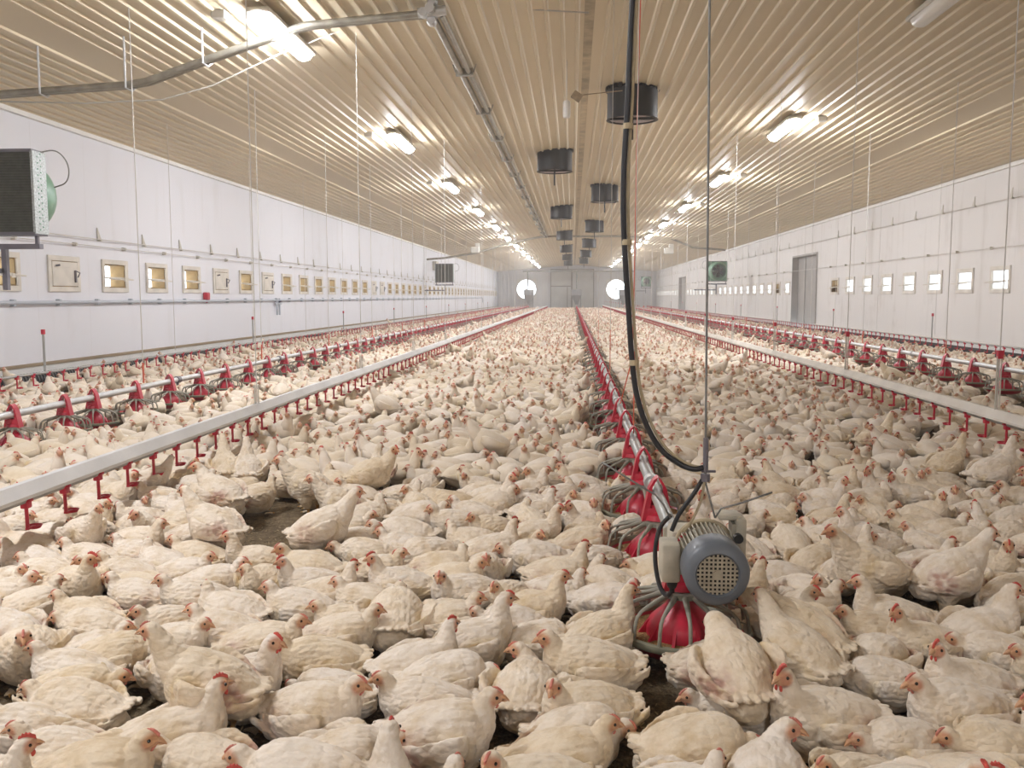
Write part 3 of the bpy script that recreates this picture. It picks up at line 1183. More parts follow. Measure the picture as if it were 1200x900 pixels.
# ------------------------------------------------------------------ feeder lines
def pan_meshes(hi):
    sg = 32 if hi else 14
    red = MB()
    red.lathe([(0.0, .018), (.10, .018), (.135, .028), (.165, .058), (.176, .074), (.170, .074), (.158, .058), (.13, .036), (.0, .03)], seg=sg)
    red.lathe([(.098, .050), (.098, .088), (.088, .112), (.066, .135), (.046, .155), (.040, .17), (.040, .205), (.05, .21), (.05, .23), (.036, .235), (.034, .27)], seg=sg)
    if hi:
        for k in range(10):
            a = 2 * PI * k / 10
            R = Matrix.Rotation(a, 3, 'Z')
            vs = [R @ Vector(p) for p in ((.085, -.004, .05), (.128, -.004, .05), (.09, -.004, .11), (.085, .004, .05), (.128, .004, .05), (.09, .004, .11))]
            red.add(vs, [(0, 1, 2), (3, 5, 4), (0, 3, 4, 1), (1, 4, 5, 2), (2, 5, 3, 0)])
    # saddle that straddles the feed pipe (two legs meeting in a point)
    for sx in (-1, 1):
        vs = []
        for y in (-.028, .028):
            vs += [(sx * .056, y, .20), (sx * .030, y, .20), (sx * .020, y, .345), (sx * .004, y, .372), (sx * .0, y, .385), (sx * .016, y, .372), (sx * .036, y, .335)]
        n = 7
        fs = [tuple(range(n)), tuple(range(2 * n - 1, n - 1, -1))] + [(i, (i + 1) % n, n + (i + 1) % n, n + i) for i in range(n)]
        red.add(vs, fs)
    red.box((0, 0, .235), (.085, .066, .05), bev=.008)
    rim = MB()
    rim.lathe([(.168, .070), (.184, .068), (.189, .078), (.186, .088), (.174, .090), (.168, .082)], seg=sg, closed=True)
    grl = MB()
    n = 14
    r0 = .0052 if hi else .006
    grl.lathe([(.043, .185), (.062, .188), (.062, .204), (.043, .207)], seg=sg, closed=True)
    for k in range(n):
        a = 2 * PI * (k + .5) / n
        c, s = math.cos(a), math.sin(a)
        pts = [(.055, .196), (.085, .187), (.125, .176), (.152, .166), (.167, .152), (.174, .125), (.178, .085)] if hi else [(.055, .196), (.125, .176), (.165, .155), (.178, .085)]
        rr = [r0 * 1.9, r0 * 1.6, r0 * 1.25, r0, r0, r0, r0] if hi else r0
        grl.tube([(q * c, q * s, z) for q, z in pts], rr, 6 if hi else 4)
    fd = MB()
    fd.lathe([(.0, .066), (.06, .066), (.11, .064), (.135, .061), (.160, .064)], seg=sg)
    return red, rim, grl, fd


def pan_objs():
    r, rm, g, f = pan_meshes(True)
    ro = r.build('feed_pan', M['red'], link=False, smooth=35)
    rmo = rm.build('rim', M['rim'], link=False, smooth=60)
    go = g.build('grille', M['grille'], link=False, smooth=60)
    go['label'] = 'grey spider grille over the pan'
    rmo['label'] = 'olive grey pan rim'
    fo = f.build('feed', M['feed'], link=False)
    fo['kind'] = 'stuff'
    r, rm, g, f = pan_meshes(False)
    lo = MB()
    for q, mi in ((r, 0), (rm, 1), (g, 2), (f, 3)):
        lo.add(q.v, q.f, mi)
    lo_o = lo.build('feed_pan', [M['red'], M['rim'], M['grille'], M['feed']], link=False, smooth=40)
    return ro, rmo, go, fo, lo_o


PAN = pan_objs()
for _o in PAN:
    for _v in _o.data.vertices:
        _k = 1.13 if _v.co.z < .21 else 1.0
        _v.co.x *= _k
        _v.co.y *= _k
PAN_C, PAN_L, PAN_R = [], [], []


def feeder_line(X, ys, z_off, label, mt, y_start, n_hi, rad, hang):
    e = tag(empty('feeder_line', (X, y_start, z_off)), label, 'feeder line', 'feeder lines along the barn')
    m = MB()
    m.tube([(0, 0, .305), (0, 77.9 - y_start, .305)], rad, 12)
    m.build('feed_pipe', mt, e, smooth=60)
    cl = MB()
    cl.lathe([(rad, -.03), (rad + .008, -.03), (rad + .008, .03), (rad, .03)], (0, 0, 0), 14, axis='y', closed=True)
    cl.box((0, 0, -rad - .012), (.014, .03, .03))
    clo = cl.build('coupling', M['steel_dark'] if X < 0 else M['galv'], link=False)
    y = ys[1] + .26
    while y < 60:
        copy_obj(clo, e, (0, y - y_start, .305))
        y += 3.0
    ro, rmo, go, fo, lo_o = PAN
    ps = 1.0 if abs(X) < 1 else .88
    pz = .305 * (1 - ps)
    extra = MB()
    for i, y in enumerate(ys):
        if i < n_hi:
            p = copy_obj(ro, e, (0, y - y_start, pz))
            p.scale = (ps, ps, ps)
            for q in (rmo, go, fo):
                copy_obj(q, p)
        elif i < 100:
            copy_obj(lo_o, e, (0, y - y_start, pz)).scale = (ps, ps, ps)
        else:
            d = lo_o.data
            extra.add([(v.co.x * ps, v.co.y * ps + y - y_start, v.co.z * ps + pz) for v in d.vertices], [tuple(p.vertices) for p in d.polygons])
            extra.m[-len(d.polygons):] = [p.material_index for p in d.polygons]
    if extra.v:
        o = extra.build('feed_pan', [M['red'], M['rim'], M['grille'], M['feed']], e)
        o['kind'] = 'stuff'
    if hang:
        y = hang
        while y < 75:
            m = MB()
            m.tube([(0, y - y_start, .34), (0, y - y_start, ceil_z(X) - .02 - z_off)], .0045, 5, 0)
            m.tube([(0, y - y_start, .34), (0, y - y_start, .52)], .008, 5, 1)
            m.build('hanger_cord', [M['cord'], M['red_cord']], e)
            y += 3.05
    return e


XC = 0.345
PAN_C = [2.72, 3.58] + [4.28 + .72 * k for k in range(102)]
feeder_line(XC, PAN_C, 0.0, 'red feeder line with pans and grilles running down the middle of the flock', M['pipe_grey'], 2.80, 14, .026, 0)
XFL = -3.8
PAN_L = [atX(px, 480, XFL).y for px in (15, 76, 110, 160, 200, 235, 265.5, 292.5)]
while PAN_L[-1] < 77:
    PAN_L.append(PAN_L[-1] + .66)
PAN_L = [PAN_L[0] - 1.4, PAN_L[0] - .7] + PAN_L
feeder_line(XFL, PAN_L, 0.0, 'red feeder line with grey pipe nearer the heater wall', M['galv'], 4.2, 12, .026, atX(168, 440, XFL).y)
XFR = 4.4
PAN_R = [atX(px, 450, XFR).y for px in (1177, 1140, 1107.6, 1079.6, 1055, 1033, 1014, 996, 980)]
while PAN_R[-1] < 77:
    PAN_R.append(PAN_R[-1] + .72)
PAN_R = [PAN_R[0] - 1.5, PAN_R[0] - .75] + PAN_R
feeder_line(XFR, PAN_R, 0.065, 'red feeder line with grey pipe nearer the doorway wall', M['galv'], 7.0, 12, .026, atX(1107, 440, XFR).y)


# ------------------------------------------------------------------ drinker lines
def nipple(hi):
    m = MB()
    s = 8 if hi else 4
    if hi:
        m.box((0, 0, -.004), (.030, .036, .034), bev=.005)
        m.box((0, 0, .012), (.05, .024, .012), bev=.003)
    else:
        m.box((0, 0, -.004), (.030, .036, .034))
    m.tube([(0, 0, -.02), (0, .002, -.10)], .0075, s)
    m.box((.0, .022, -.105), (.014, .05, .008))
    m.lathe([(0, -.115), (.022, -.113), (.030, -.100), (.027, -.100), (.019, -.109), (0, -.110)], (0, .048, 0), 12 if hi else 6)
    return m


NIP_HI = nipple(True).build('nipple_drinker', M['red'], link=False, smooth=40)
NIP_LO = nipple(False).build('nipple_drinker', M['red'], link=False)


def drinker_line(X, z, y0, first, step, rail, rail_mat, label, hang_y, hang_px, risers):
    """z: height of the water pipe"""
    e = tag(empty('drinker_line', (X, y0, z)), label, 'drinker line', 'drinker lines along the barn')
    Y_END = 78.5
    m = MB()
    m.tube([(0, 0, 0), (0, Y_END - y0, 0)], .013, 8)
    m.build('water_pipe', M['pipe_grey'], e, smooth=60)
    if rail:
        m = MB()
        prof = [(-.048, .016), (-.048, .030), (-.014, .074), (.014, .074), (.048, .030), (.048, .016)]
        n = len(prof)
        L = Y_END - y0
        vs = [(a, 0, b) for a, b in prof] + [(a, L, b) for a, b in prof]
        m.add(vs, [(i, (i + 1) % n, n + (i + 1) % n, n + i) for i in range(n)] + [tuple(range(n - 1, -1, -1)), tuple(range(n, 2 * n))])
        m.build('support_rail', rail_mat, e)
    y, i = first, 0
    ex = MB()
    nd = NIP_LO.data
    pv = [v.co.copy() for v in nd.vertices]
    pf = [tuple(p.vertices) for p in nd.polygons]
    while y < Y_END - .2:
        if i < 100:
            copy_obj(NIP_HI, e, (0, y - y0, -.012))
        else:
            ex.add([(v.x, v.y + y - y0, v.z - .012) for v in pv], pf)
        y += step
        i += 1
    o = ex.build('nipple_drinker', M['red'], e)
    o['kind'] = 'stuff'
    y = hang_y
    k = 0
    while y < 75:
        m = MB()
        top = ceil_z(X) - .02 - z
        m.tube([(0, y - y0, .05), (0, y - y0, top)], .0038, 5, 0)
        if rail:
            hr = .40 if X > 0 else .20
            m.tube([(-.012, y - y0, .03), (-.012, y - y0, hr)], .006, 6, 1)
            m.tube([(.012, y - y0, .03), (.012, y - y0, hr)], .004, 6, 1)
            if X > 0:
                m.box((0, y - y0, hr + .01), (.03, .03, .05), 2)
        m.build('hanger_cord', [M['cord'], M['housing'], M['red']], e)
        y += 3.05
        k += 1
    if risers:
        y = risers
        while y < 60:
            m = MB()
            m.tube([(0, y - y0, 0), (0, y - y0, .40)], .012, 6, 0)
            m.box((0, y - y0, .42), (.03, .03, .05), 1)
            m.build('air_riser', [M['pipe_grey'], M['red']], e)
            y += 6.1
    return e


XDL, XDR = -2.15, 2.6
zl = atX(60, 565, XDL).z - .035
zr = atX(1100, 468, XDR).z - .035
drinker_line(XDL, zl, 2.0, atX(30, 580, XDL).y - .27 * 3, .27, True, M['alu'], 'drinker line under a pale metal rail on the heater side of the middle feeder', atX(301, 470, XDL).y, None, 0)
drinker_line(XDR, zr, 2.5, atX(1180, 500, XDR).y - .27 * 4, .27, True, M['offwhite'], 'drinker line under metal rail tinted beige for its light, doorway side of middle feeder', atX(1168, 488, XDR).y, None, 0)  # metal rail like the opposite one; its different light is put into the beige
XOL, XOR = -5.45, 6.4
zol = atX(0, 444, XOL).z
zor = atX(1200, 409, XOR).z
drinker_line(XOL, zol, 4.0, 6.0, .27, False, None, 'thin drinker line with red nipples close to the heater wall', atX(205, 400, XOL).y, None, atX(52, 420, XOL).y)
drinker_line(XOR, zor, 5.0, 7.0, .27, False, None, 'thin drinker line with red nipples close to the doorway wall', atX(1095, 400, XOR).y, None, atX(1092, 390, XOR).y)

# ------------------------------------------------------------------ feeder motor on the near end of the middle line
def build_motor():
    cx, cz = 0.405, 0.335
    yf = atY(840, 675, 2.45).y
    e = tag(empty('feeder_motor', (cx, 2.60, cz)), 'dusty beige electric motor with blue-grey fan cover at the near end of middle feeder', 'motor')
    # finned body
    b = MB()
    b.lathe([(0, -.06), (.070, -.06), (.072, .10), (.064, .11), (.064, .12), (0, .12)], seg=36, axis='y')
    for k in range(40):
        a = 2 * PI * k / 40
        if abs(math.cos(a)) > .92:
            continue
        R = Matrix.Rotation(-a, 3, 'Y')
        b.box(R @ Vector((.078, .02, 0)), (.018, .15, .004), 0, rot=R)
    b.lathe([(.0, .12), (.078, .12), (.084, .128), (.084, .142), (.07, .15), (.05, .17), (0, .17)], seg=32, axis='y')
    b.build('motor_body', M['motor_body'], e, smooth=35)
    # gearbox and coupling to the pipe
    g = MB()
    g.box((-.035, .22, -.02), (.12, .13, .12), bev=.016)
    g.tube([(-.06, .2, -.03), (-.06, .34, -.03)], .034, 14)
    g.box((-.06, .30, -.03), (.09, .02, .09), bev=.006)
    g.build('gearbox', M['motor_body'], e, smooth=40)
    # fan cover
    c = MB()
    c.lathe([(.088, -.05), (.092, -.055), (.092, -.135), (.086, -.150), (.070, -.158), (.062, -.160), (.058, -.156), (.056, -.150), (.080, -.14), (.085, -.12), (.084, -.05)], seg=44, axis='y', closed=True)
    c.build('fan_cover', M['motor_cowl'], e, smooth=50)
    k_ = MB()
    k_.lathe([(0, -.1405), (.060, -.1405)], seg=30, axis='y')
    k_.build('fan', M['motor_dark'], e)
    w = MB()
    t = -.052
    step = .0118
    n = 4
    for i in range(-n, n + 1):
        q = i * step
        h = math.sqrt(max(0, .057 ** 2 - q * q))
        w.box((q, -.152, 0), (.0052, .003, 2 * h))
        w.box((0, -.1525, q), (2 * h, .003, .0052))
    w.lathe([(0, -.156), (.013, -.156), (.013, -.150), (0, -.150)], seg=16, axis='y')
    w.build('guard_mesh', M['mesh_tan'], e)
    # terminal box with cable gland on the heater side
    t = MB()
    t.box((-.115, .005, -.005), (.055, .10, .115), bev=.010)
    t.box((-.086, .005, 0), (.02, .07, .08))
    t.build('terminal_box', M['motor_body'], e, smooth=40)
    g2 = MB()
    g2.lathe([(0, -.085), (.012, -.085), (.016, -.075), (.016, -.06), (0, -.06)], (-.108, -.01, 0), 12)
    g2.tube([(-.108, -.01, -.08), (-.108, -.01, -.10)], .008, 8)
    cb = [Vector(q) for q in ((-.108, -.01, -.095), (-.118, .01, -.122), (-.140, .05, -.105), (-.152, .10, -.02), (-.135, .13, .06), (-.10, .12, .10))]
    for it in range(3):
        cb = [cb[0]] + [q for a_, b_ in zip(cb, cb[1:]) for q in (a_ * .75 + b_ * .25, a_ * .25 + b_ * .75)] + [cb[-1]]
    g2.tube(cb, .007, 8)
    g2.build('cable_gland', M['black'], e, smooth=40)
    # capacitor / switch box on the doorway side
    s = MB()
    s.box((.10, .09, .05), (.028, .10, .12), bev=.006)
    s.box((.085, .09, .05), (.02, .07, .08))
    s.box((.07, .10, .108), (.07, .09, .012), bev=.004)
    s.build('switch_box', M['motor_body'], e, smooth=40)
    s = MB()
    s.lathe([(0, -.012), (.014, -.012), (.014, .008), (0, .008)], (.088, .032, .055), 12, axis='y')
    s.build('switch_knob', M['black'], e)
    # feed hood strap over the body
    st = MB()
    pts = [(.088 * math.cos(a), .105, .088 * math.sin(a)) for a in np.linspace(-.3, PI + .3, 18)]
    st.tube(pts, .008, 6)
    st.build('strap', M['beige_rope'], e, smooth=True)
    return e


build_motor()

# hose, wire rope and twine above the motor
YM = 2.66
def hang_pts(px):
    return [atY(a, b, YM) for a, b in px]


hp = hang_pts([(746, -60), (741, 0), (738, 60), (735, 130), (731.5, 190), (730.5, 250), (733, 310), (737, 370), (740.5, 420), (746, 462), (757, 497), (774, 526), (795, 543), (812, 549.5), (824, 548)])
top = hp[0].copy()
top.z = ceil_z(top.x) - 0.02
top.x += .05
hp = [top, (top + hp[0]) / 2 + Vector((.01, 0, 0))] + hp
e = tag(empty('supply_hose', tuple(hp[-1])), 'black supply hose hanging in a long curve from the ceiling to the motor', 'hose')


def smooth_path(pts, n=6):
    out = []
    P = [pts[0]] + list(pts) + [pts[-1]]
    for i in range(1, len(P) - 2):
        for k in range(n):
            t = k / n
            a, b, c, d = P[i - 1], P[i], P[i + 1], P[i + 2]
            out.append(.5 * ((2 * b) + (c - a) * t + (2 * a - 5 * b + 4 * c - d) * t * t + (3 * b - a - 3 * c + d) * t ** 3))
    out.append(pts[-1])
    return out


sp = smooth_path(hp)
m = MB()
m.tube([p - hp[-1] for p in sp], .0085, 10)
m.build('hose', M['hose'], e, smooth=True)
m = MB()
m.tube([p - hp[-1] + Vector((.0135, .002, .006)) for p in sp], .0045, 8)
m.build('rope', M['beige_rope'], e, smooth=True)['label'] = 'beige rope taped along the hose'
for (a, b) in ((734.5, 148), (733, 284), (741.5, 425)):
    q = atY(a, b, YM) - hp[-1]
    m = MB()
    m.tube([q + Vector((.004, 0, -.008)), q + Vector((.004, 0, .008))], .015, 10)
    m.build('tape', M['beige_rope'], e)
wr = hang_pts([(832, -60), (830, 200), (828, 400), (826.5, 560)])
t2 = wr[0].copy()
t2.z = ceil_z(t2.x) - .02
wr = [t2] + wr
e = tag(empty('wire_rope', tuple(wr[-1])), 'grey steel wire rope hanging straight from the ceiling to above the motor', 'rope')
m = MB()
m.tube([p - wr[-1] for p in wr], .0036, 6)
m.build('rope', M['cable_steel'], e)
m = MB()
q0 = wr[-1]
m.tube([Vector((0, 0, .02)), Vector((0, 0, .12))], .008, 8)
m.lathe([(0, -.01), (.014, -.01), (.014, .012), (0, .012)], (0, 0, .0), 10)
m.tube([Vector((-.012, 0, .02)), Vector((.03, 0, .02))], .004, 6)
m.build('turnbuckle', M['steel_dark'], e)
mt_top = atY(826.5, 565, YM)
for nm, matn, rr, pl in (('sling', 'beige_rope', .0042, [(826, 560), (822, 585), (812, 608), (801, 624)]),
                         ('sling', 'black', .007, [(823, 562), (812, 580), (796, 602), (787, 622)]),
                         ('sling', 'cable_steel', .003, [(826, 562), (832, 585), (838, 607)])):
    m = MB()
    pp = smooth_path([atY(a, b, YM) - wr[-1] for a, b in pl])
    m.tube(pp, rr, 7)
    m.build(nm, M[matn], e, smooth=True)
# bent guard wires beside the motor
for pl, lab in (([(838, 607), (845, 596), (870, 589), (905, 577)], 'bent steel wire sticking out from motor top towards the doorway wall'),
                ([(706, 542), (735, 560), (768, 580), (778, 592), (786, 608)], 'bent steel wire sticking out from motor top towards the heater wall')):
    pts = [atY(a, b, YM) for a, b in pl]
    m = MB()
    m.tube([p - pts[0] for p in pts], .0030, 6)
    tag(m.build('guard_wire', M['cable_steel'], loc=pts[0], smooth=True), lab, 'wire')
# red cord and orange cords
pts = [atY(751.5, -30, 6.4), atY(747, 130, 6.4), atY(744, 300, 6.4), atY(741, 420, 6.4)]
t3 = pts[0].copy(); t3.z = ceil_z(t3.x) - .02
m = MB()
bot = Vector((XC, 6.4, .34))
m.tube([t3 - bot] + [p - bot for p in pts] + [Vector((0, 0, 0))], .0045, 6)
tag(m.build('red_cord', M['red_cord'], loc=bot), 'thin red cord hanging from the ceiling behind the black hose', 'cord')
for (px, Y) in ((728, 5.0), (711, 8.2), (697, 12.0)):
    m = MB()
    z1 = .34
    m.tube([Vector((XC, Y, z1)), Vector((XC, Y, 0.80))], .0035, 5, 1)
    m.tube([Vector((XC, Y, .80)), Vector((XC, Y, ceil_z(XC) - .02))], .0025, 5, 0)
    o = m.build('hanger_cord', [M['cord'], M['red_cord']])
    tag(o, 'thin hanger cord with orange lower end on the middle feeder, %s from motor' % ordinal({728: 1, 711: 2, 697: 3}[px]), 'cord', 'hanger cords of the middle feeder')


# ================================================================== chickens
def loft(mb, st, seg, mi=0):
    """st: list of (centre, right, up, r_right, r_up, r_down)"""
    vs, fs = [], []
    for (c, r, u, a, b, d) in st:
        for k in range(seg):
            t = 2 * PI * k / seg
            s = math.sin(t)
            vs.append(c + r * (a * math.cos(t)) + u * ((b if s > 0 else d) * s))
    n = len(st)
    for i in range(n - 1):
        for k in range(seg):
            k2 = (k + 1) % seg
            fs.append((i * seg + k, i * seg + k2, (i + 1) * seg + k2, (i + 1) * seg + k))
    o = len(vs)
    vs.append(st[0][0])
    vs.append(st[-1][0])
    for k in range(seg):
        k2 = (k + 1) % seg
        fs.append((o, k2, k))
        fs.append((o + 1, (n - 1) * seg + k, (n - 1) * seg + k2))
    mb.add(vs, fs, mi)


EX, EY, EZ = Vector((1, 0, 0)), Vector((0, 1, 0)), Vector((0, 0, 1))
TORSO = [(x * .86, z + .010, a * 1.07, b * 1.16, d * 1.06) for (x, z, a, b, d) in [(-.205, .130, .020, .018, .014), (-.185, .128, .050, .034, .034), (-.14, .118, .083, .060, .066), (-.085, .108, .104, .084, .09),
         (-.02, .103, .113, .097, .099), (.05, .104, .110, .100, .100), (.105, .112, .092, .090, .098), (.143, .122, .066, .068, .082), (.168, .132, .034, .038, .045)]]

# name: stand, pitch, neck end (head centre, sitting frame), head yaw, head pitch, comb size
POSES = {
    'calm':      dict(stand=0, head=(.150, .0, .242), yaw=0, hp=-8, comb=.0055),
    'look_a':    dict(stand=0, head=(.140, .022, .248), yaw=48, hp=-6, comb=.007),
    'look_b':    dict(stand=0, head=(.140, -.022, .245), yaw=-48, hp=-8, comb=.006),
    'low':       dict(stand=0, head=(.182, .0, .190), yaw=6, hp=-14, comb=.005),
    'tall':      dict(stand=0, head=(.148, .0, .300), yaw=-12, hp=-4, comb=.0095),
    'turn_a':    dict(stand=0, head=(.125, .045, .238), yaw=92, hp=-8, comb=.006),
    'turn_b':    dict(stand=0, head=(.125, -.045, .242), yaw=-92, hp=-6, comb=.007),
    'tuck':      dict(stand=0, head=(.165, -.02, .155), yaw=-30, hp=-28, comb=.007),
    'up_look':   dict(stand=0, head=(.138, .015, .280), yaw=30, hp=4, comb=.015),
    'stand':     dict(stand=1, head=(.190, .0, .315), yaw=0, hp=-6, comb=.007),
    'stand_a':   dict(stand=1, head=(.175, .03, .305), yaw=50, hp=-8, comb=.010),
    'stand_b':   dict(stand=1, head=(.175, -.03, .310), yaw=-50, hp=-6, comb=.011),
    'feeding':   dict(stand=1, head=(.245, .0, .205), yaw=0, hp=-42, comb=.010),
    'reach':     dict(stand=1, head=(.165, .0, .360), yaw=0, hp=24, comb=.009),
}
UNIT = 0.67        # young birds


def pose_frames(name):
    P = POSES[name]
    st = P['stand']
    lift = .112 if st else 0.0
    pit = math.radians(13 if st else 2)
    Rp = Matrix.Rotation(-pit, 3, 'Y')
    piv = Vector((-.02, 0, .105))

    def T(p):
        return Rp @ (Vector(p) - piv) + piv + Vector((0, 0, lift))
    H = Vector(P['head']) + Vector((0, 0, lift * .95))
    yaw, hp = math.radians(P['yaw']), math.radians(P['hp'])
    h = Vector((math.cos(yaw) * math.cos(hp), math.sin(yaw) * math.cos(hp), math.sin(hp)))
    side = Vector((-math.sin(yaw), math.cos(yaw), 0))
    up = h.cross(side)
    return P, T, H, h, side, up, lift, Rp


def bird_shapes(name, res):
    """closed lofts of one bird's body; res 2 high, 1 flock near, 0 flock far"""
    P, T, H, h, side, up, lift, Rp = pose_frames(name)
    seg = {2: 26, 1: 11, 0: 6}[res]
    mb = MB()
    tor = TORSO if res == 2 else ([TORSO[i] for i in (0, 1, 2, 4, 6, 7, 8)] if res == 1 else [TORSO[i] for i in (0, 2, 5, 8)])
    r_, u_ = Rp @ EY, Rp @ EZ
    loft(mb, [(T((x, 0, z)), r_, u_, a, b, d) for (x, z, a, b, d) in tor], seg)
    # neck: bezier from breast to head
    b0, b1 = T((.055, 0, .125)), T((.135, 0, .165))
    b2 = H - h * .035 - Vector((0, 0, .055 if P['hp'] > -30 else -.01))
    b3 = H - h * .012
    pts, rad = [], []
    nn = {2: 9, 1: 5, 0: 3}[res]
    for i in range(nn):
        t = i / (nn - 1)
        pts.append(b0 * (1 - t) ** 3 + b1 * 3 * t * (1 - t) ** 2 + b2 * 3 * t * t * (1 - t) + b3 * t ** 3)
        rad.append(.025 if i == 0 else .064 * (1 - t) ** 1.35 + .0265 + .003 * math.sin(t * PI))
    st = []
    for i, p in enumerate(pts):
        tg = (pts[min(i + 1, nn - 1)] - pts[max(i - 1, 0)]).normalized()
        rr = EZ.cross(tg)
        rr = rr.normalized() if rr.length > .05 else side
        st.append((p, rr, tg.cross(rr), rad[i], rad[i], rad[i]))
    loft(mb, st, {2: 18, 1: 8, 0: 5}[res])
    hd = [(-.031, .010, .010), (-.022, .022, .024), (-.004, .0285, .031), (.012, .0265, .028), (.025, .0185, .021), (.035, .0105, .013)]
    if res < 2:
        hd = [hd[0], hd[1], hd[3], hd[5]] if res == 1 else [hd[0], hd[2], hd[5]]
    loft(mb, [(H + h * a, side, up, b, c, c) for (a, b, c) in hd], {2: 16, 1: 8, 0: 5}[res])
    # wings folded along the flanks
    if res >= 1:
        for s in (-1, 1):
            wl = [(.085, .092, .135, .012, .028), (.05, .112, .132, .016, .046), (-.01, .122, .124, .016, .054), (-.07, .112, .118, .014, .047), (-.125, .088, .120, .011, .033), (-.165, .062, .126, .008, .018), (-.195, .042, .132, .005, .009)]
            if res == 1:
                wl = [wl[0], wl[1], wl[2], wl[4], wl[6]]
            tilt = Matrix.Rotation(s * math.radians(-14), 3, 'X')
            loft(mb, [(T((x, s * y, z)), Rp @ (tilt @ EY), Rp @ (tilt @ EZ), a, b, b) for (x, y, z, a, b) in [(q[0] * .90, q[1] * (1.20 if res == 2 else 1.07), q[2] + .012, q[3] * 1.3, q[4] * 1.05) for q in wl]], 12 if res == 2 else 6)
            if res == 2:   # flight feathers: three overlapping blades along the lower edge
                for q in range(4):
                    x0, z0 = -.02 - .022 * q, .088 + .008 * q
                    loft(mb, [(T((x0 - a, s * (yy * 1.2 - .006 * q), z0 + dz + .008)), Rp @ EY, Rp @ EZ, .0075, hh, hh) for (a, yy, dz, hh) in ((0, .112, 0, .010), (.05, .110, .006, .015), (.10, .093, .018, .014), (.135 - .006 * q, .072, .03, .006))], 8)
    # tail
    if res == 2:
        for k in range(-2, 3):
            a = k * .20
            d = Vector((-math.cos(a), math.sin(a), .26))
            base = Vector((-.140, .020 * k, .142))
            loft(mb, [(T(base + d * q), Rp @ Vector((math.sin(a), math.cos(a), 0)), Rp @ EZ, w, tt, tt) for (q, w, tt) in ((-.01, .022, .020), (.025, .022, .015), (.055 - .006 * abs(k), .018, .011), (.076 - .010 * abs(k), .008, .007))], 8)
        # ragged rump fluff
        loft(mb, [(T((-.10, 0, .088)), Rp @ EY, Rp @ EZ, .085, .06, .06), (T((-.15, 0, .084)), Rp @ EY, Rp @ EZ, .074, .055, .05), (T((-.19, 0, .094)), Rp @ EY, Rp @ EZ, .038, .028, .028)], 12)
    elif res == 1:
        loft(mb, [(T((-.15, 0, .13)), r_, u_, .05, .02, .02), (T((-.215, 0, .155)), r_, u_, .03, .006, .006)], 4)
    # legs
    if res == 2:
        if P['stand']:
            for s in (-1, 1):
                x0 = -.005 + .03 * s
                loft(mb, [(Vector((x0 - .01, s * .06, .165)), EY, EX, .045, .06, .06), (Vector((x0 - .015, s * .06, .125)), EY, EX, .032, .042, .042), (Vector((x0 - .028, s * .058, .088)), EY, EX, .017, .02, .02), (Vector((x0 - .032, s * .057, .078)), EY, EX, .010, .011, .011)], 12)
                mb.tube([(x0 - .032, s * .057, .084), (x0 - .030, s * .057, .07), (x0 - .012, s * .058, .014)], [.0105, .0092, .0095], 10)
                foot(mb, Vector((x0 - .012, s * .058, .012)), s)
        else:
            for s in (-1, 1):
                foot(mb, Vector((.075, s * .055, .010)), s, .85)
    return mb


def foot(mb, p, s, k=1.0):
    for a, l in ((-.45, .052), (.05, .066), (.5, .05), (2.8, .026)):
        a *= s
        d = Vector((math.cos(a), math.sin(a), 0)) * l * k
        mb.tube([p + Vector((0, 0, .002)), p + d * .5 + Vector((0, 0, .001)), p + d + Vector((0, 0, -.004))], [.0085, .0072, .0045], 8)


def bird_colours(name, co, seed):
    """true colours of plumage, face, legs by place on the body"""
    P, T, H, h, side, up, lift, Rp = pose_frames(name)
    n = len(co)
    rel = co - np.array(H)
    fx, fy, fz = rel @ np.array(h), rel @ np.array(side), rel @ np.array(up)
    col = np.tile(np.array([[0.80, 0.725, 0.645]]), (n, 1))
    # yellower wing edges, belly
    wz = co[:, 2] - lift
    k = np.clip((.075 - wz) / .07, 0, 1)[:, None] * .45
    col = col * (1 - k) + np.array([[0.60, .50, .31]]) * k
    ns = np.array([mnoise.noise((x * 13 + seed * 7.1, y * 13, z * 13)) for x, y, z in co])
    nb = np.array([mnoise.noise((x * 40, y * 40 + seed * 3.3, z * 40)) for x, y, z in co])
    wing = np.clip(1 - np.abs(np.abs(co[:, 1]) - .112) / .03, 0, 1) * np.clip((wz - .06) / .03, 0, 1)
    k = (wing * np.clip(ns * 1.8 + .4, 0, 1) * .6)[:, None]
    col = col * (1 - k) + np.array([[0.66, .52, .27]]) * k
    # thin pinkish places behind and under the wing
    fl = np.exp(-((co[:, 0] + .095) ** 2 + (np.abs(co[:, 1]) - .105) ** 2 + (wz - .118) ** 2 * 1.5) / .0032)
    fl2 = np.exp(-((co[:, 0] - .02) ** 2 / .006 + (np.abs(co[:, 1]) - .12) ** 2 / .0008 + (wz - .085) ** 2 / .0005))
    patch = np.clip(fl * (1.3 + 2.2 * nb) * (1 + ns) + fl2 * (.4 + 1.8 * ns), 0, 1)
    # bare face
    d2 = ((fx - .021) / .027) ** 2 + ((fz + .001) / .027) ** 2
    k = np.clip(1.45 - d2, 0, 1)[:, None] * (np.abs(fy) < .035)[:, None] * .9
    fc = np.where(nb[:, None] > .05, np.array([[0.60, .33, .20]]), np.array([[0.56, .25, .155]]))
    col = col * (1 - k) + fc * k
    # yellow shanks and feet
    if P['stand']:
        k = np.clip((.094 - co[:, 2]) / .012, 0, 1)[:, None] * (np.abs(np.abs(co[:, 1]) - .058) < .055)[:, None]
    else:
        k = ((co[:, 2] < .022) & (co[:, 0] > .115))[:, None] * 1.0
    col = col * (1 - k) + np.array([[0.55, .33, .11]]) * k
    return np.hstack([col, patch[:, None]]).astype(np.float32)


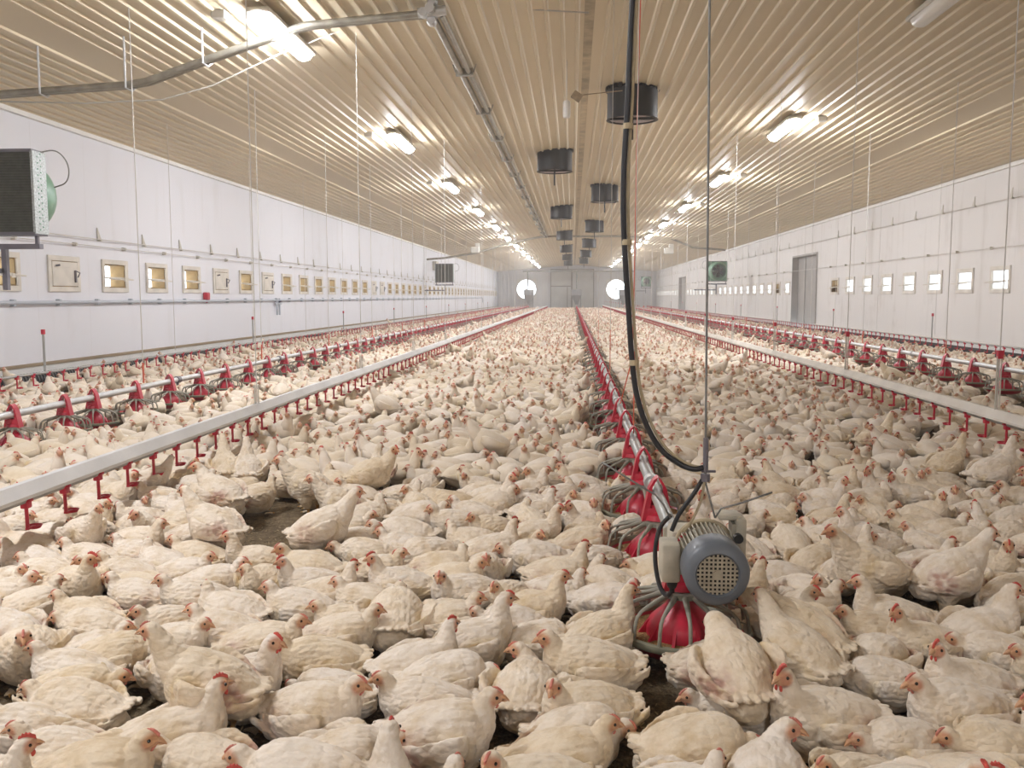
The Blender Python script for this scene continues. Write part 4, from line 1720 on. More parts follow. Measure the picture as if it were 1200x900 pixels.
def remeshed(mb, voxel):
    me = bpy.data.meshes.new('tmp')
    me.from_pydata(mb.v, [], mb.f)
    import bmesh
    bm = bmesh.new()
    bm.from_mesh(me)
    bmesh.ops.recalc_face_normals(bm, faces=bm.faces)
    bm.to_mesh(me)
    bm.free()
    ob = bpy.data.objects.new('tmp', me)
    COL.objects.link(ob)
    r = ob.modifiers.new('r', 'REMESH')
    r.mode = 'VOXEL'
    r.voxel_size = voxel
    sm = ob.modifiers.new('s', 'SMOOTH')
    sm.factor = 0.5
    sm.iterations = 6
    dg = bpy.context.evaluated_depsgraph_get()
    ev = ob.evaluated_get(dg)
    m2 = bpy.data.meshes.new_from_object(ev)
    bpy.data.objects.remove(ob)
    bpy.data.meshes.remove(me)
    return m2


def part_meshes(name):
    P, T, H, h, side, up, lift, Rp = pose_frames(name)
    B = Matrix((h, side, up)).transposed()

    def W(p):
        return B @ Vector(p) + H
    cs = P['comb']
    comb = MB()
    prof = [(.036, .009)]
    npk = 5
    back = .040 if cs > .012 else .030
    for k in range(npk):
        t = k / (npk - 1)
        x = .032 - back * t
        base = .0155 + .0125 * math.sin(min(1, t * .9 + .05) * PI * .62)
        hh = cs * (.5 + .6 * math.sin(t * PI * .8 + .5))
        prof.append((x + .003, base + hh * .6))
        prof.append((x - .002, base + hh))
    prof.append((.032 - back - .006, .0285))
    low = [(.032 - back, .022), (.010, .022), (.020, .016), (.030, .007)]
    full = prof + low
    n = len(full)
    # outline extruded and tapered to both faces
    cx = sum(p[0] for p in full) / n
    cz = sum(p[1] for p in full) / n
    vs = [W((a, -.0016, b)) for a, b in full] + [W((a, .0016, b)) for a, b in full]
    vs += [W((cx + (a - cx) * .8, -.0042, cz + (b - cz) * .75)) for a, b in full] + [W((cx + (a - cx) * .8, .0042, cz + (b - cz) * .75)) for a, b in full]
    fs = [(i, (i + 1) % n, n + (i + 1) % n, n + i) for i in range(n)]
    fs += [(i, (i + 1) % n, 2 * n + (i + 1) % n, 2 * n + i) for i in range(n)]
    fs += [(n + i, n + (i + 1) % n, 3 * n + (i + 1) % n, 3 * n + i) for i in range(n)]
    fs += [tuple(range(2 * n, 3 * n)), tuple(range(3 * n, 4 * n))]
    comb.add(vs, fs)
    beak = MB()
    hy = B @ EY
    hz = B @ EZ
    loft(beak, [(W((.026, 0, .002)), hy, hz, .0125, .0125, .006), (W((.038, 0, .0005)), hy, hz, .0095, .0095, .004), (W((.048, 0, -.003)), hy, hz, .006, .006, .003), (W((.057, 0, -.009)), hy, hz, .0022, .0022, .002)], 10)
    loft(beak, [(W((.028, 0, -.008)), hy, hz, .0085, .003, .004), (W((.044, 0, -.009)), hy, hz, .005, .002, .003), (W((.051, 0, -.0095)), hy, hz, .0018, .001, .001)], 8)
    wat = MB()
    ws = .30 + cs / .018 * .60
    for s in (-1, 1):
        loft(wat, [(W((.022, s * .006, -.014)), hy, hz * 1.0, .003, .003, .003), (W((.023, s * .0075, -.020 - .004 * ws)), B @ EX, hy, .007 * ws, .004, .004), (W((.021, s * .008, -.020 - .014 * ws)), B @ EX, hy, .008 * ws, .004, .004), (W((.019, s * .008, -.021 - .020 * ws)), B @ EX, hy, .003, .002, .002)], 8)
    eyes = []
    for s in (-1, 1):
        e = MB()
        e.lathe([(0, -.0052), (.0030, -.0043), (.0050, -.0015), (.0050, .0015), (.0030, .0043), (0, .0052)], W((.0145, s * .0232, .0065)), 10)
        eyes.append(e)
    return comb, beak, wat, eyes


def scaled(mb):
    mb.v = [tuple(c * UNIT for c in p) for p in mb.v]
    return mb


BIRDS = {}


def make_bird(name, seed):
    mb = bird_shapes(name, 2)
    me = remeshed(mb, .0042)
    n = len(me.vertices)
    co = np.empty(n * 3, np.float32)
    me.vertices.foreach_get('co', co)
    co = co.reshape(-1, 3).astype(np.float64)
    nr = np.empty(n * 3, np.float32)
    me.vertices.foreach_get('normal', nr)
    nr = nr.reshape(-1, 3).astype(np.float64)
    P, T, H, h, side, up, lift, Rp = pose_frames(name)
    colr = bird_colours(name, co, seed)
    dh = np.linalg.norm(co - np.array(H), axis=1)
    w = np.clip((dh - .028) / .05, 0.12, 1) * np.clip((co[:, 2] - (.10 if P['stand'] else .005)) / .03, 0, 1)
    d = np.zeros(n)
    for i in range(n):
        x, y, z = co[i]
        # overlapping feather tips: shingled cells stretched along the body + fine streaks
        v = mnoise.voronoi((x * 26 + seed, y * 46, z * 46))[0]
        st = mnoise.noise((x * 22, y * 75, z * 75 + seed))
        lo = mnoise.noise((x * 9 + seed * 5, y * 11, z * 11))
        fl_ = mnoise.noise((x * 34 + seed, y * 48, z * 48))
        # rows of overlapping feathers, tips towards the tail; longer ones on the wing
        wg = 1.0 if (abs(y) > .092 and .085 < z - lift < .185 and x < .05) else 0.0
        ang = math.atan2(y, z - lift - .095)
        ln = .046 if wg else .027
        uu = x / ln + 1.1 * lo + .5 * fl_
        row = math.floor(uu)
        av = ang * (.105 / .030) + .5 * (row % 2) + .5 * fl_
        uu += .30 * abs(math.sin(PI * av))
        fr_ = uu - math.floor(uu)
        sh = (1 - fr_) ** 1.5 - .4
        ridge = math.sin(2 * PI * ((z - lift) + x * .42 + .004 * fl_) / .021) if wg else 0.0
        am = .55 + .9 * max(0.0, mnoise.noise((x * 15, y * 15 + seed, z * 15)))
        d[i] = .0019 * sh * am + .0008 * ridge + .0016 * st + .0058 * lo + .0030 * fl_
    co2 = co + nr * (d * w)[:, None]
    co2[:, 2] = np.maximum(co2[:, 2], .001)
    if not P['stand']:
        pass
    co2 *= UNIT
    me.vertices.foreach_set('co', co2.astype(np.float32).ravel())
    at = me.color_attributes.new('Col', 'FLOAT_COLOR', 'POINT')
    at.data.foreach_set('color', colr.ravel())
    me.polygons.foreach_set('use_smooth', np.ones(len(me.polygons), bool))
    me.materials.clear()
    me.materials.append(M['feather'])
    me.name = 'chicken_body'
    me.update()
    comb, beak, wat, eyes = part_meshes(name)
    ob = bpy.data.objects.new('chicken', me)
    parts = [scaled(comb).build('comb', M['comb'] if POSES[name]['comb'] > .008 else M['comb_pale'], link=False, smooth=40), scaled(beak).build('beak', M['beak'], link=False, smooth=True),
             scaled(wat).build('wattle', M['comb'] if POSES[name]['comb'] > .008 else M['comb_pale'], link=False, smooth=True)] + [scaled(e).build('eye', M['eye'], link=False, smooth=True) for e in eyes]
    BIRDS[name] = (ob, parts, np.array(H) * UNIT)


for i, nm in enumerate(POSES):
    make_bird(nm, i + 1)


def flock_arrays(name, res, seed):
    """one low bird for the far flock: verts, faces, material indices, colours"""
    mb = bird_shapes(name, res)
    body_n = len(mb.v)
    co = np.array(mb.v, dtype=np.float64)
    colr = bird_colours(name, co, seed)
    P, T, H, h, side, up, lift, Rp = pose_frames(name)

    def W(p):
        return H + h * p[0] + side * p[1] + up * p[2]
    # comb, beak
    k = P['comb'] * (1.25 if res == 1 else 1.4)
    mb.add([W((.032, 0, .014)), W((.02, -.006, .018)), W((-.02, -.006, .024)), W((.02, .006, .018)), W((-.02, .006, .024)), W((.012, 0, .026 + k)), W((-.012, 0, .028 + k))],
           [(0, 1, 5), (1, 2, 6, 5), (0, 5, 3), (3, 5, 6, 4), (2, 4, 6)], 1)
    mb.add([W((.026, -.013, .0)), W((.026, .013, 0)), W((.026, 0, .012)), W((.026, 0, -.014)), W((.058, 0, -.008))], [(0, 2, 4), (2, 1, 4), (1, 3, 4), (3, 0, 4)], 2)
    if res == 1:
        for s in (-1, 1):
            mb.add([W((.021, s * .027, .006)), W((.008, s * .0285, .006)), W((.0145, s * .0285, .013)), W((.0145, s * .0285, -.001))], [(0, 2, 1), (0, 1, 3)], 3)
            mb.add([W((.026, s * .008, -.014)), W((.014, s * .010, -.014)), W((.020, s * .012, -.036))], [(0, 1, 2)], 1)
    v = np.array(mb.v, dtype=np.float64) * UNIT
    extra = np.tile(np.array([[.6, .3, .15, 1]], np.float32), (len(v) - body_n, 1))
    return v, mb.f, mb.m, np.vstack([colr, extra])


# ------------------------------------------------------------------ where the birds of the photograph stand
# head pixel, heading in degrees (0 to the doorway wall, 90 to the far end, 180 to the heater wall, 270 to the viewer), pose, size, label
HAND = [
    (19, 765, 180, 'calm', 1.0, 'white hen lying sideways by the heater-wall edge of the picture, orange face, beak toward edge'),
    (40, 800, 172, 'low', 1.05, 'long white hen lying flat with pinkish bare flank, looking over a half-hidden neighbour'),
    (11, 803, 185, 'calm', .95, 'hen cut by the picture edge, head just below an orange-faced hen'),
    (72, 719, 180, 'low', .95, 'yellowish-winged hen lying low, head stretched toward the heater wall'),
    (62, 697, 175, 'calm', .95, None),
    (172, 743, 182, 'stand', 1.05, 'large white hen rising on yellow feet, neck up, among lying hens near heater-wall corner'),
    (157, 738, 20, 'calm', .9, None),
    (226, 735, 350, 'calm', .95, None),
    (226, 714, 180, 'calm', 1.0, None),
    (236, 688, 172, 'look_b', 1.0, 'yellowish hen with bright red comb and wattle looking to the heater wall'),
    (168, 712, 230, 'calm', .95, None),
    (257, 805, 18, 'up_look', 1.1, 'plump white hen with red wattle, head raised before bare litter, beak toward doorway wall'),
    (177, 853, 5, 'calm', 1.12, 'big white hen along the bottom edge, neck up, facing the red-wattled plump hen'),
    (28, 872, 10, 'up_look', 1.0, 'hen in the bottom corner by heater wall with the brightest red comb'),
    (13, 860, 190, 'calm', .95, 'hen half hidden in the bottom heater-side corner behind the brightest red comb'),
    (285, 869, 178, 'low', 1.15, 'big white hen lying flat along the bottom edge, beak toward heater wall'),
    (327, 749, 202, 'calm', 1.05, 'round white hen with upright neck facing the heater wall beside bare litter'),
    (349, 721, 5, 'calm', 1.05, None),
    (418, 802, 350, 'calm', 1.1, 'smooth white hen lying between two bare litter patches, facing the doorway wall'),
    (382, 710, 195, 'calm', .95, None),
    (454, 709, 12, 'calm', 1.0, None),
    (535, 731, 22, 'up_look', 1.05, 'hen with tall neck, red comb and round red wattle, facing doorway wall'),
    (315, 687, 182, 'calm', 1.0, None),
    (569, 777, 20, 'tuck', 1.05, 'cream hen with bowed head and soiled flank, lying beside the tall back-turned hen'),
    (573, 816, 10, 'calm', 1.15, 'white hen with stained back and clear orange face just below the bowed hen'),
    (556, 862, 200, 'look_a', 1.1, 'white hen at the bottom edge above a red comb cut by the frame'),
    (533, 893, 120, 'look_b', 1.0, 'hen cut by the bottom edge, only head and red comb showing'),
    (655, 820, 205, 'look_a', 1.05, 'white hen turning its face straight to the camera'),
    (715, 847, 12, 'calm', 1.05, 'white hen with reddish wing stain lying at the bottom, head toward doorway wall'),
    (641, 747, 192, 'calm', 1.15, 'prominent white hen, deep breast and tail low, in front of the motor, facing heater wall'),
    (608, 757, 85, 'turn_a', 1.05, 'cream hen seen from behind with neck up and head turned to the heater wall'),
    (652, 685, 10, 'tall', 1.0, None),
    (617, 692, 30, 'tall', 1.1, 'white hen with long upright neck and red wattle looking away, among front birds'),
    (713, 688, 35, 'tall', 1.05, 'upright white hen beside the near pan, looking at the feed'),
    (532, 697, 10, 'calm', 1.0, None),
    (565, 719, 178, 'low', .95, None),
    (569, 683, 250, 'calm', .95, None),
    (804, 813, 188, 'low', .95, 'low head of a hen peeping out from behind the standing feeding hen'),
    (898, 691, 128, 'stand', 1.0, 'white hen with raised neck close behind the motor on the doorway side'),
    (950, 804, 195, 'up_look', 1.2, 'largest white hen near bottom with red comb and pink sore patch by the tail'),
    (984, 780, 185, 'low', 1.0, 'hen lying low behind the largest red-combed hen'),
    (1014, 777, 235, 'tuck', 1.05, 'round hen with bowed red-combed head, facing the camera side'),
    (1090, 760, 192, 'up_look', 1.05, 'hen with bright red comb and wattle lying behind an upright pinkish-flanked hen, doorway side'),
    (1073, 796, 198, 'calm', 1.18, 'big white hen with pinkish flank at the doorway-side bottom, facing the heater wall'),
    (1182, 824, 195, 'calm', 1.1, 'hen cut by the doorway-side picture edge, head low near bottom'),
    (1170, 690, 20, 'tall', 1.12, 'plump white hen with head high, facing doorway wall, near that picture edge'),
    (1061, 714, 190, 'up_look', 1.0, None),
    (992, 714, 188, 'calm', 1.0, None),
    (982, 686, 12, 'calm', 1.0, 'open-beaked hen touching heads with a neighbour'),
    (1011, 681, 178, 'tall', 1.05, 'upright hen pecking toward its open-beaked neighbour'),
    (924, 852, 75, 'turn_b', 1.15, 'hen seen from behind at the bottom edge, bright white neck'),
    (1192, 760, 185, 'calm', 1.0, None),
    (268, 627, 205, 'tall', 1.0, 'hen with upright neck in front of the bare brown patch, facing heater wall'),
    (206, 630, 182, 'calm', .95, None), (238, 650, 5, 'calm', .95, None), (113, 650, 178, 'calm', .95, None),
    (92, 655, 250, 'calm', .95, None), (88, 632, 185, 'calm', .95, None), (123, 630, 175, 'calm', .95, None),
    (143, 672, 182, 'calm', .95, None), (115, 681, 178, 'low', .95, None), (185, 678, 200, 'calm', 1.0, None),
    (333, 661, 205, 'up_look', 1.0, None), (283, 658, 10, 'calm', 1.0, None),
    (37, 673, 5, 'calm', 1.0, None), (22, 653, 182, 'calm', .95, None), (43, 662, 330, 'calm', .95, None),
    (60, 585, 10, 'calm', .95, None), (36, 603, 350, 'calm', .95, None),
    (180, 577, 172, 'calm', .95, None),
    (214, 577, 165, 'stand', 1.08, 'standing white hen seen broadside behind the low birds on heater side, tail drooping'),
    (230, 543, 155, 'stand_a', 1.1, 'tall standing hen with fluffy rump beside the bare brown patch'),
    (327, 540, 195, 'stand', 1.05, 'standing hen with pink breast at the far edge of the bare patch'),
    (365, 558, 200, 'stand', 1.0, 'standing hen behind the bare patch nearer the middle, facing the heater wall'),
    (420, 576, 22, 'stand', 1.08, 'standing broadside hen with yellow feet on the bare patch, facing the doorway wall'),
    (437, 612, 180, 'low', 1.12, 'large smooth yellowish hen lying broadside beyond the bare patch'),
    (553, 605, 225, 'calm', 1.0, None), (602, 611, 20, 'up_look', 1.05, None), (647, 575, 12, 'up_look', 1.0, None),
    (654, 595, 8, 'tall', 1.0, None), (588, 640, 188, 'low', 1.08, None), (569, 654, 280, 'calm', 1.0, None),
    (518, 669, 215, 'look_a', 1.08, None), (571, 663, 350, 'calm', 1.0, None),
    (684, 637, 5, 'up_look', 1.05, None), (437, 655, 185, 'up_look', 1.0, None), (413, 658, 15, 'up_look', .95, None),
    (391, 639, 190, 'low', 1.0, None), (392, 675, 180, 'calm', .95, None),
    (470, 690, 95, 'low', 1.15, 'hen seen from behind with fanned white tail near the middle, next to litter gap'),
    (470, 646, 10, 'calm', .95, None), (435, 602, 5, 'calm', .95, None), (440, 618, 350, 'calm', .95, None),
    (975, 619, 200, 'stand', 1.15, 'large white hen with tall neck beyond the motor, tail sloping, facing heater wall'),
    (1160, 626, 12, 'stand', 1.08, 'large standing white hen on the doorway side with folded yellowish wing, facing doorway wall'),
    (1182, 636, 262, 'tall', 1.1, 'upright hen facing the camera by the doorway-side edge'),
    (987, 600, 190, 'tall', 1.0, None), (1050, 603, 185, 'calm', 1.0, None), (1128, 603, 5, 'calm', 1.0, None),
    (1153, 612, 10, 'calm', 1.0, None), (937, 595, 8, 'calm', 1.0, None), (894, 600, 5, 'calm', 1.0, None),
    (943, 582, 185, 'calm', 1.0, None), (915, 615, 95, 'low', 1.1, 'round hen seen from behind just past the bent wire of motor'),
    (945, 609, 268, 'calm', .95, None), (888, 654, 180, 'calm', .95, None), (891, 665, 5, 'low', .95, None),
    (1188, 515, 15, 'reach', 1.1, 'standing hen stretching up to the drinker nipples at the doorway-side edge'),
    (1045, 484, 12, 'reach', 1.05, 'hen stretching its neck toward the drinker line on doorway side'),
    (1130, 511, 20, 'reach', 1.0, None),
    (886, 560, 182, 'calm', 1.1, None),
    (262, 512, 120, 'reach', 1.0, 'hen stretching up to the drinker nipples on the heater side, first of two'),
    (287, 512, 110, 'reach', 1.0, 'hen stretching up to the drinker nipples on the heater side, second of two'),
]
# birds placed by the body on the floor: floor pixel, heading, pose, size, label
HAND_FLOOR = [
    (862, 868, 100, 'feeding', 1.12, 'standing white hen seen from behind, head down into the near feed pan'),
    (930, 812, 138, 'feeding', 1.1, 'second hen feeding at the near pan, standing on the doorway side of the back-turned one'),
    (815, 925, 10, 'tuck', 1.1, 'hen cut by the bottom edge, white tail raised beside bare litter'),
    (130, 800, 30, 'low', 1.0, None), (95, 845, 5, 'low', 1.0, None), (1165, 800, 170, 'low', 1.0, None),
    (630, 775, 10, 'low', .9, None), (690, 905, 15, 'tuck', 1.0, None),
    (1060, 905, 200, 'low', 1.0, None), (1150, 910, 190, 'low', 1.0, None), (400, 940, 10, 'low', 1.0, None), (250, 940, 170, 'low', 1.0, None),
    (735, 640, 60, 'tuck', .95, 'round hen bent over behind the second pan from the motor'),
]
CLEAR = [(326, 628, 50, 24), (345, 655, 34, 14), (292, 805, 26, 18), (437, 840, 28, 30), (482, 738, 20, 12), (785, 800, 32, 30), (800, 850, 40, 18), (120, 812, 22, 8), (775, 775, 25, 10)]


def discs(x, y, a, s):
    c, q = math.cos(a), math.sin(a)
    k = UNIT * s
    return ((x + .075 * k * c, y + .075 * k * q), (x - .075 * k * c, y - .075 * k * q))


birds = []          # [x, y, heading, pose, scale, label, fixed]
for (hx, hy, hd, pose, sc, lab) in HAND:
    Hh = BIRDS[pose][2] * sc
    p = atZ(hx, hy, float(Hh[2]))
    a = math.radians(hd)
    x = p.x - (Hh[0] * math.cos(a) - Hh[1] * math.sin(a))
    y = p.y - (Hh[0] * math.sin(a) + Hh[1] * math.cos(a))
    birds.append([x, y, a, pose, sc, lab])
for (fx, fy, hd, pose, sc, lab) in HAND_FLOOR:
    p = atZ(fx, fy, 0.0)
    birds.append([p.x, p.y, math.radians(hd), pose, sc, lab])

# let birds that would sink into each other slide apart a little
RAD = .094 * UNIT
for it in range(40):
    D = [discs(b[0], b[1], b[2], b[4]) for b in birds]
    for i in range(len(birds)):
        for j in range(i + 1, len(birds)):
            if abs(birds[i][0] - birds[j][0]) > .4 or abs(birds[i][1] - birds[j][1]) > .4:
                continue
            for p in D[i]:
                for q in D[j]:
                    dx, dy = p[0] - q[0], p[1] - q[1]
                    dd = math.hypot(dx, dy)
                    lim = .88 * RAD * (birds[i][4] + birds[j][4])
                    if 1e-6 < dd < lim:
                        k = .16 * (lim - dd) / dd
                        birds[i][0] += dx * k
                        birds[i][1] += dy * k
                        birds[j][0] -= dx * k
                        birds[j][1] -= dy * k
N_HAND = len(birds)

# the rest of the flock: jittered close packing over the whole floor
sit_w = ['calm', 'look_a', 'look_b', 'low', 'tall', 'turn_a', 'turn_b', 'tuck', 'up_look']
sit_p = np.array([.22, .15, .15, .10, .10, .07, .08, .05, .08])
grid_d = {}


def cell(x, y):
    return int(math.floor(x / .5)), int(math.floor(y / .5))


def reg(b):
    for p in discs(b[0], b[1], b[2], b[4]):
        grid_d.setdefault(cell(*p), []).append((p[0], p[1], b[4]))


def free(x, y, a, s, f):
    for p in discs(x, y, a, s):
        ci, cj = cell(*p)
        for u in (ci - 1, ci, ci + 1):
            for v in (cj - 1, cj, cj + 1):
                for (qx, qy, qs) in grid_d.get((u, v), ()):
                    if math.hypot(p[0] - qx, p[1] - qy) < RAD * (s + qs) * f:
                        return False
    return True


for b in birds:
    reg(b)
pan_xy = [(XC, y) for y in PAN_C] + [(XFL, y) for y in PAN_L] + [(XFR, y) for y in PAN_R]


def near_pan(x, y):
    for X in (XC, XFL, XFR):
        if abs(x - X) < .32:
            ys = PAN_C if X == XC else PAN_L if X == XFL else PAN_R
            for q in ys:
                if abs(y - q) < .40 and math.hypot(x - X, y - q) < (.265 if X == XC else .30):
                    return True
    return False


cand = []
# dense dart throwing in the part one can see up close
tries = 0
while tries < 45000:
    tries += 1
    y = rng.uniform(1.35, 6.4)
    x = rng.uniform(-.72 * y - .4, .55 * y + .4)
    if x < XL + .45 or x > XR - .45:
        continue
    a = rng.uniform(0, 2 * PI)
    if rng.random() < .55:
        a = (0 if rng.random() < .5 else PI) + rng.normal(0, .5)
    s = rng.uniform(.92, 1.1)
    if near_pan(x, y):
        continue
    pr = project((x, y, .03))
    if pr is None:
        continue
    if y < 4.6 and any(((pr[0] - cx) / (rx + 14)) ** 2 + ((pr[1] - cy) / (ry + 8)) ** 2 < 1 for cx, cy, rx, ry in CLEAR):
        continue
    if not free(x, y, a, s, 1.02 if y < 3.0 else .92):
        continue
    st = rng.random() < .035
    pose = str(rng.choice(['stand', 'stand_a', 'stand_b'])) if st else str(rng.choice(sit_w, p=sit_p))
    b = [x, y, a, pose, s, None]
    reg(b)
    cand.append(b)
sx = .245
row = 0
y = Y0 + .4
while y < 78.2:
    s0 = sx if y < 26 else .262
    x = XL + .42 + (row % 2) * s0 / 2
    while x < XR - .42:
        xx, yy = x + rng.normal(0, .035), y + rng.normal(0, .035)
        x += s0
        inside = 1.35 < yy < 6.4 and -.72 * yy - .4 < xx < .55 * yy + .4
        if inside or (yy < 1.35 and abs(xx) < 1.3 and yy > -.6):
            continue
        if near_pan(xx, yy):
            continue
        a = rng.uniform(0, 2 * PI)
        s = rng.uniform(.92, 1.1)
        if yy < 7.5 and not free(xx, yy, a, s, .8):
            continue
        st = rng.random() < .03
        pose = str(rng.choice(['stand', 'stand_a', 'stand_b'])) if st else str(rng.choice(sit_w, p=sit_p))
        cand.append([xx, yy, a, pose, s, None])
    y += s0 * .866
    row += 1


def in_view(b):
    q = project((b[0], b[1], .12))
    return q is not None and -40 < q[0] < 1240 and q[1] < 985


vis = sorted([b for b in cand if in_view(b)], key=lambda b: (Vector((b[0], b[1], .1)) - CAM).dot(FWD))
single = birds + vis[:300 - N_HAND]
rest_ids = set(id(b) for b in vis[:300 - N_HAND])
rest = [b for b in cand if id(b) not in rest_ids]

# ---- labels that single each bird out
def facing(a):
    d = math.degrees(a) % 360
    return ('facing doorway wall', 'facing far end', 'facing heater wall', 'facing camera')[int(((d + 45) % 360) // 90)]


auto = [b for b in single if b[5] is None]
bands = {}
for b in auto:
    if b[1] < PAN_C[0] - .1:
        k = int((b[1] - 1.2) / .34)
        bands.setdefault(('row', k, ''), []).append(b)
    else:
        k = min(range(len(PAN_C)), key=lambda i: abs(PAN_C[i] - b[1]))
        bands.setdefault(('pan', k, 'heater' if b[0] < XC else 'doorway'), []).append(b)
rows = sorted(k[1] for k in bands if k[0] == 'row')
for key, lst in bands.items():
    lst.sort(key=lambda b: (b[0] if key[0] == 'row' else abs(b[0] - XC)))
    for i, b in enumerate(lst):
        pz = 'standing' if POSES[b[3]]['stand'] else 'lying'
        if key[0] == 'row':
            b[5] = '%s hen %s, %s from heater side in front row %s' % (pz, facing(b[2]), ordinal(i + 1), ('one two three four five six seven eight'.split())[rows.index(key[1])])
        else:
            b[5] = '%s hen %s, %s out from the %s feed pan toward %s wall' % (pz, facing(b[2]), ordinal(i + 1), ordinal(key[1] + 1), key[2])

# ---- the 300 birds that show largest, each on its own
for n, (x, y, a, pose, s, lab) in enumerate(single):
    ob, parts, Hh = BIRDS[pose]
    c = copy_obj(ob, None, (x, y, -.004))
    c.rotation_euler = (0, 0, a)
    c.scale = (s, s * (1.0 + .06 * math.sin(n * 1.7)), s * (1.0 + .03 * math.sin(n * 2.9)))
    if not POSES[pose]['stand']:
        c.location.z = -.004
    tag(c, lab, 'chicken', 'white broiler chickens of the near flock')
    for p in parts:
        copy_obj(p, c)

# ---- everything behind and beside: one flock
protos = {}
for i, nm in enumerate(POSES):
    for res in (0, 1):
        protos[(nm, res)] = flock_arrays(nm, res, i + 1)
V, CN, LT, LS, MI, CO = [], [], [], [], [], []
off = 0
for b in rest:
    x, y, a, pose, s, _ = b
    dist = y if y > 0 else 30
    v, f, mi, co = protos[(pose, 1 if dist < 17 else 0)]
    c, q = math.cos(a), math.sin(a)
    vx = v * s
    w = np.empty_like(vx)
    w[:, 0] = vx[:, 0] * c - vx[:, 1] * q + x
    w[:, 1] = vx[:, 0] * q + vx[:, 1] * c + y
    w[:, 2] = vx[:, 2] * rng.uniform(.92, 1.1)
    V.append(w)
    t = rng.random()
    tint = np.array([1 - .05 * t, 1 - .09 * t, 1 - .2 * t, 1], np.float32)
    CO.append(co * tint)
    key = id(f)
    if key not in protos:
        protos[key] = (np.array([i for p in f for i in p], np.int32), np.array([len(p) for p in f], np.int32), np.array(mi, np.int32))
    ii, ln, mm = protos[key]
    CN.append(ii + off)
    LT.append(ln)
    MI.append(mm)
    off += len(v)
V = np.vstack(V).astype(np.float32)
CN = np.concatenate(CN)
LT = np.concatenate(LT)
MI = np.concatenate(MI)
CO = np.vstack(CO).astype(np.float32)
me = bpy.data.meshes.new('chicken_flock')
me.vertices.add(len(V))
me.vertices.foreach_set('co', V.ravel())
me.loops.add(len(CN))
me.loops.foreach_set('vertex_index', CN)
me.polygons.add(len(LT))
starts = np.concatenate([[0], np.cumsum(LT)[:-1]]).astype(np.int32)
me.polygons.foreach_set('loop_start', starts)
me.polygons.foreach_set('material_index', MI)
me.polygons.foreach_set('use_smooth', np.ones(len(LT), bool))
at = me.color_attributes.new('Col', 'FLOAT_COLOR', 'POINT')
at.data.foreach_set('color', CO.ravel())
M['flock_comb'] = mat('orange_red_comb_skin', (0.56, 0.13, 0.085), 0.5, 0.0, 0.3, 60)
for mm in ('flock', 'flock_comb', 'beak', 'eye'):
    me.materials.append(M[mm])
me.update(calc_edges=True)
me.validate()
fo = bpy.data.objects.new('chicken_flock', me)
COL.objects.link(fo)
tag(fo, 'dense flock of white broiler chickens filling the barn floor behind the nearer birds', 'chickens', None, 'stuff')
print('birds', len(single), 'rest', len(rest), 'polys', len(LT), 'body verts', [len(BIRDS[k][0].data.vertices) for k in list(BIRDS)[:3]])

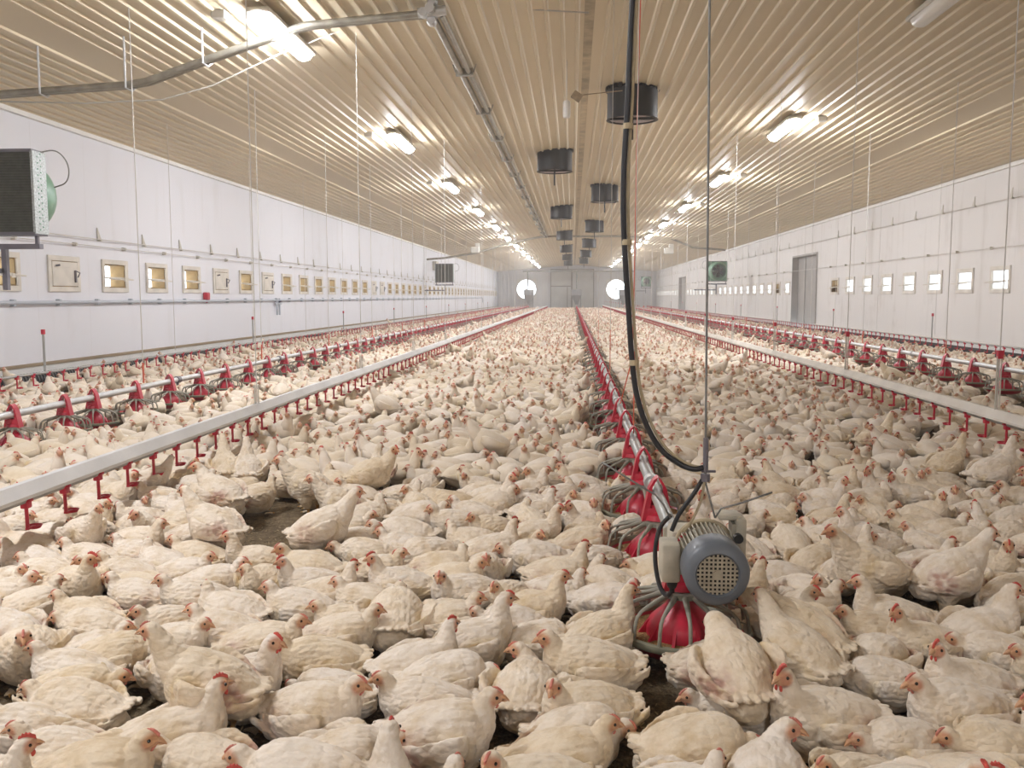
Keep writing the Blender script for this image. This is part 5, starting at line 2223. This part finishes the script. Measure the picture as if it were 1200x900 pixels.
# ---- chips of shaving and straw on the bare litter
mb = MB()
for i in range(5200):
    y = rng.uniform(1.5, 5.5)
    x = rng.uniform(-.68 * y, .55 * y)
    l, w = rng.uniform(.004, .02), rng.uniform(.002, .005)
    R = Matrix.Rotation(rng.uniform(0, 2 * PI), 3, 'Z') @ Matrix.Rotation(rng.normal(0, .5), 3, 'Y')
    z = 0.010 * mnoise.noise((x * 9, y * 9, 0)) + 0.006 * mnoise.noise((x * 27, y * 27, 3)) - 0.004
    mb.box((x, y, z), (l, w, .0015), 0, rot=R)
M['chips'] = mat('straw_chips', (0.42, 0.32, 0.19), 0.9, 0.0, 0.5, 12)
o = mb.build('litter_chips', M['chips'])
tag(o, 'loose wood shavings and straw bits scattered over the bare litter', 'wood shavings', None, 'stuff')

# ------------------------------------------------------------------ daylight and render look
W = bpy.data.worlds.new('overcast_sky')
W.use_nodes = True
bg = W.node_tree.nodes['Background']
bg.inputs['Color'].default_value = (0.86, 0.93, 1.0, 1)
bg.inputs['Strength'].default_value = WORLD_E
S.world = W
cy = S.cycles
cy.use_denoising = True
cy.max_bounces = 10
cy.diffuse_bounces = 6
cy.glossy_bounces = 3
cy.sample_clamp_indirect = 6.0
cy.caustics_reflective = False
cy.caustics_refractive = False
vs_ = S.view_settings
S.display_settings.display_device = 'sRGB'
vs_.view_transform = 'Standard'
vs_.look = 'None'
vs_.gamma = 1.0
vs_.use_curve_mapping = False
vs_.exposure = 0.0


# fine dust hanging in the barn air
HAZE = 0.003
if HAZE:
    hm = bpy.data.materials.new('dusty_air')
    hm.use_nodes = True
    hn = hm.node_tree
    hn.nodes.clear()
    vs2 = hn.nodes.new('ShaderNodeVolumeScatter')
    vs2.inputs['Color'].default_value = (0.98, 0.98, 1.0, 1)
    vs2.inputs['Density'].default_value = HAZE
    vs2.inputs['Anisotropy'].default_value = 0.3
    ho = hn.nodes.new('ShaderNodeOutputMaterial')
    hn.links.new(vs2.outputs['Volume'], ho.inputs['Volume'])
    m = MB()
    A, B, ZB, ZE, ZR = XL - .42, XR + .42, -.05, EAVE + .22, RIDGE + .25
    m.add([(A, Y0 - .3, ZB), (B, Y0 - .3, ZB), (B, Y1 + .4, ZB), (A, Y1 + .4, ZB), (A, Y0 - .3, ZE), (XRIDGE, Y0 - .3, ZR), (B, Y0 - .3, ZE),
           (A, Y1 + .4, ZE), (XRIDGE, Y1 + .4, ZR), (B, Y1 + .4, ZE)],
          [(0, 1, 2, 3), (0, 4, 5, 6, 1), (3, 2, 9, 8, 7), (0, 3, 7, 4), (1, 6, 9, 2), (4, 7, 8, 5), (5, 8, 9, 6)])
    o = m.build('haze', hm)
    tag(o, 'thin bright dust haze filling the barn air toward the far end', 'haze', None, 'stuff')
    cy.volume_bounces = 1
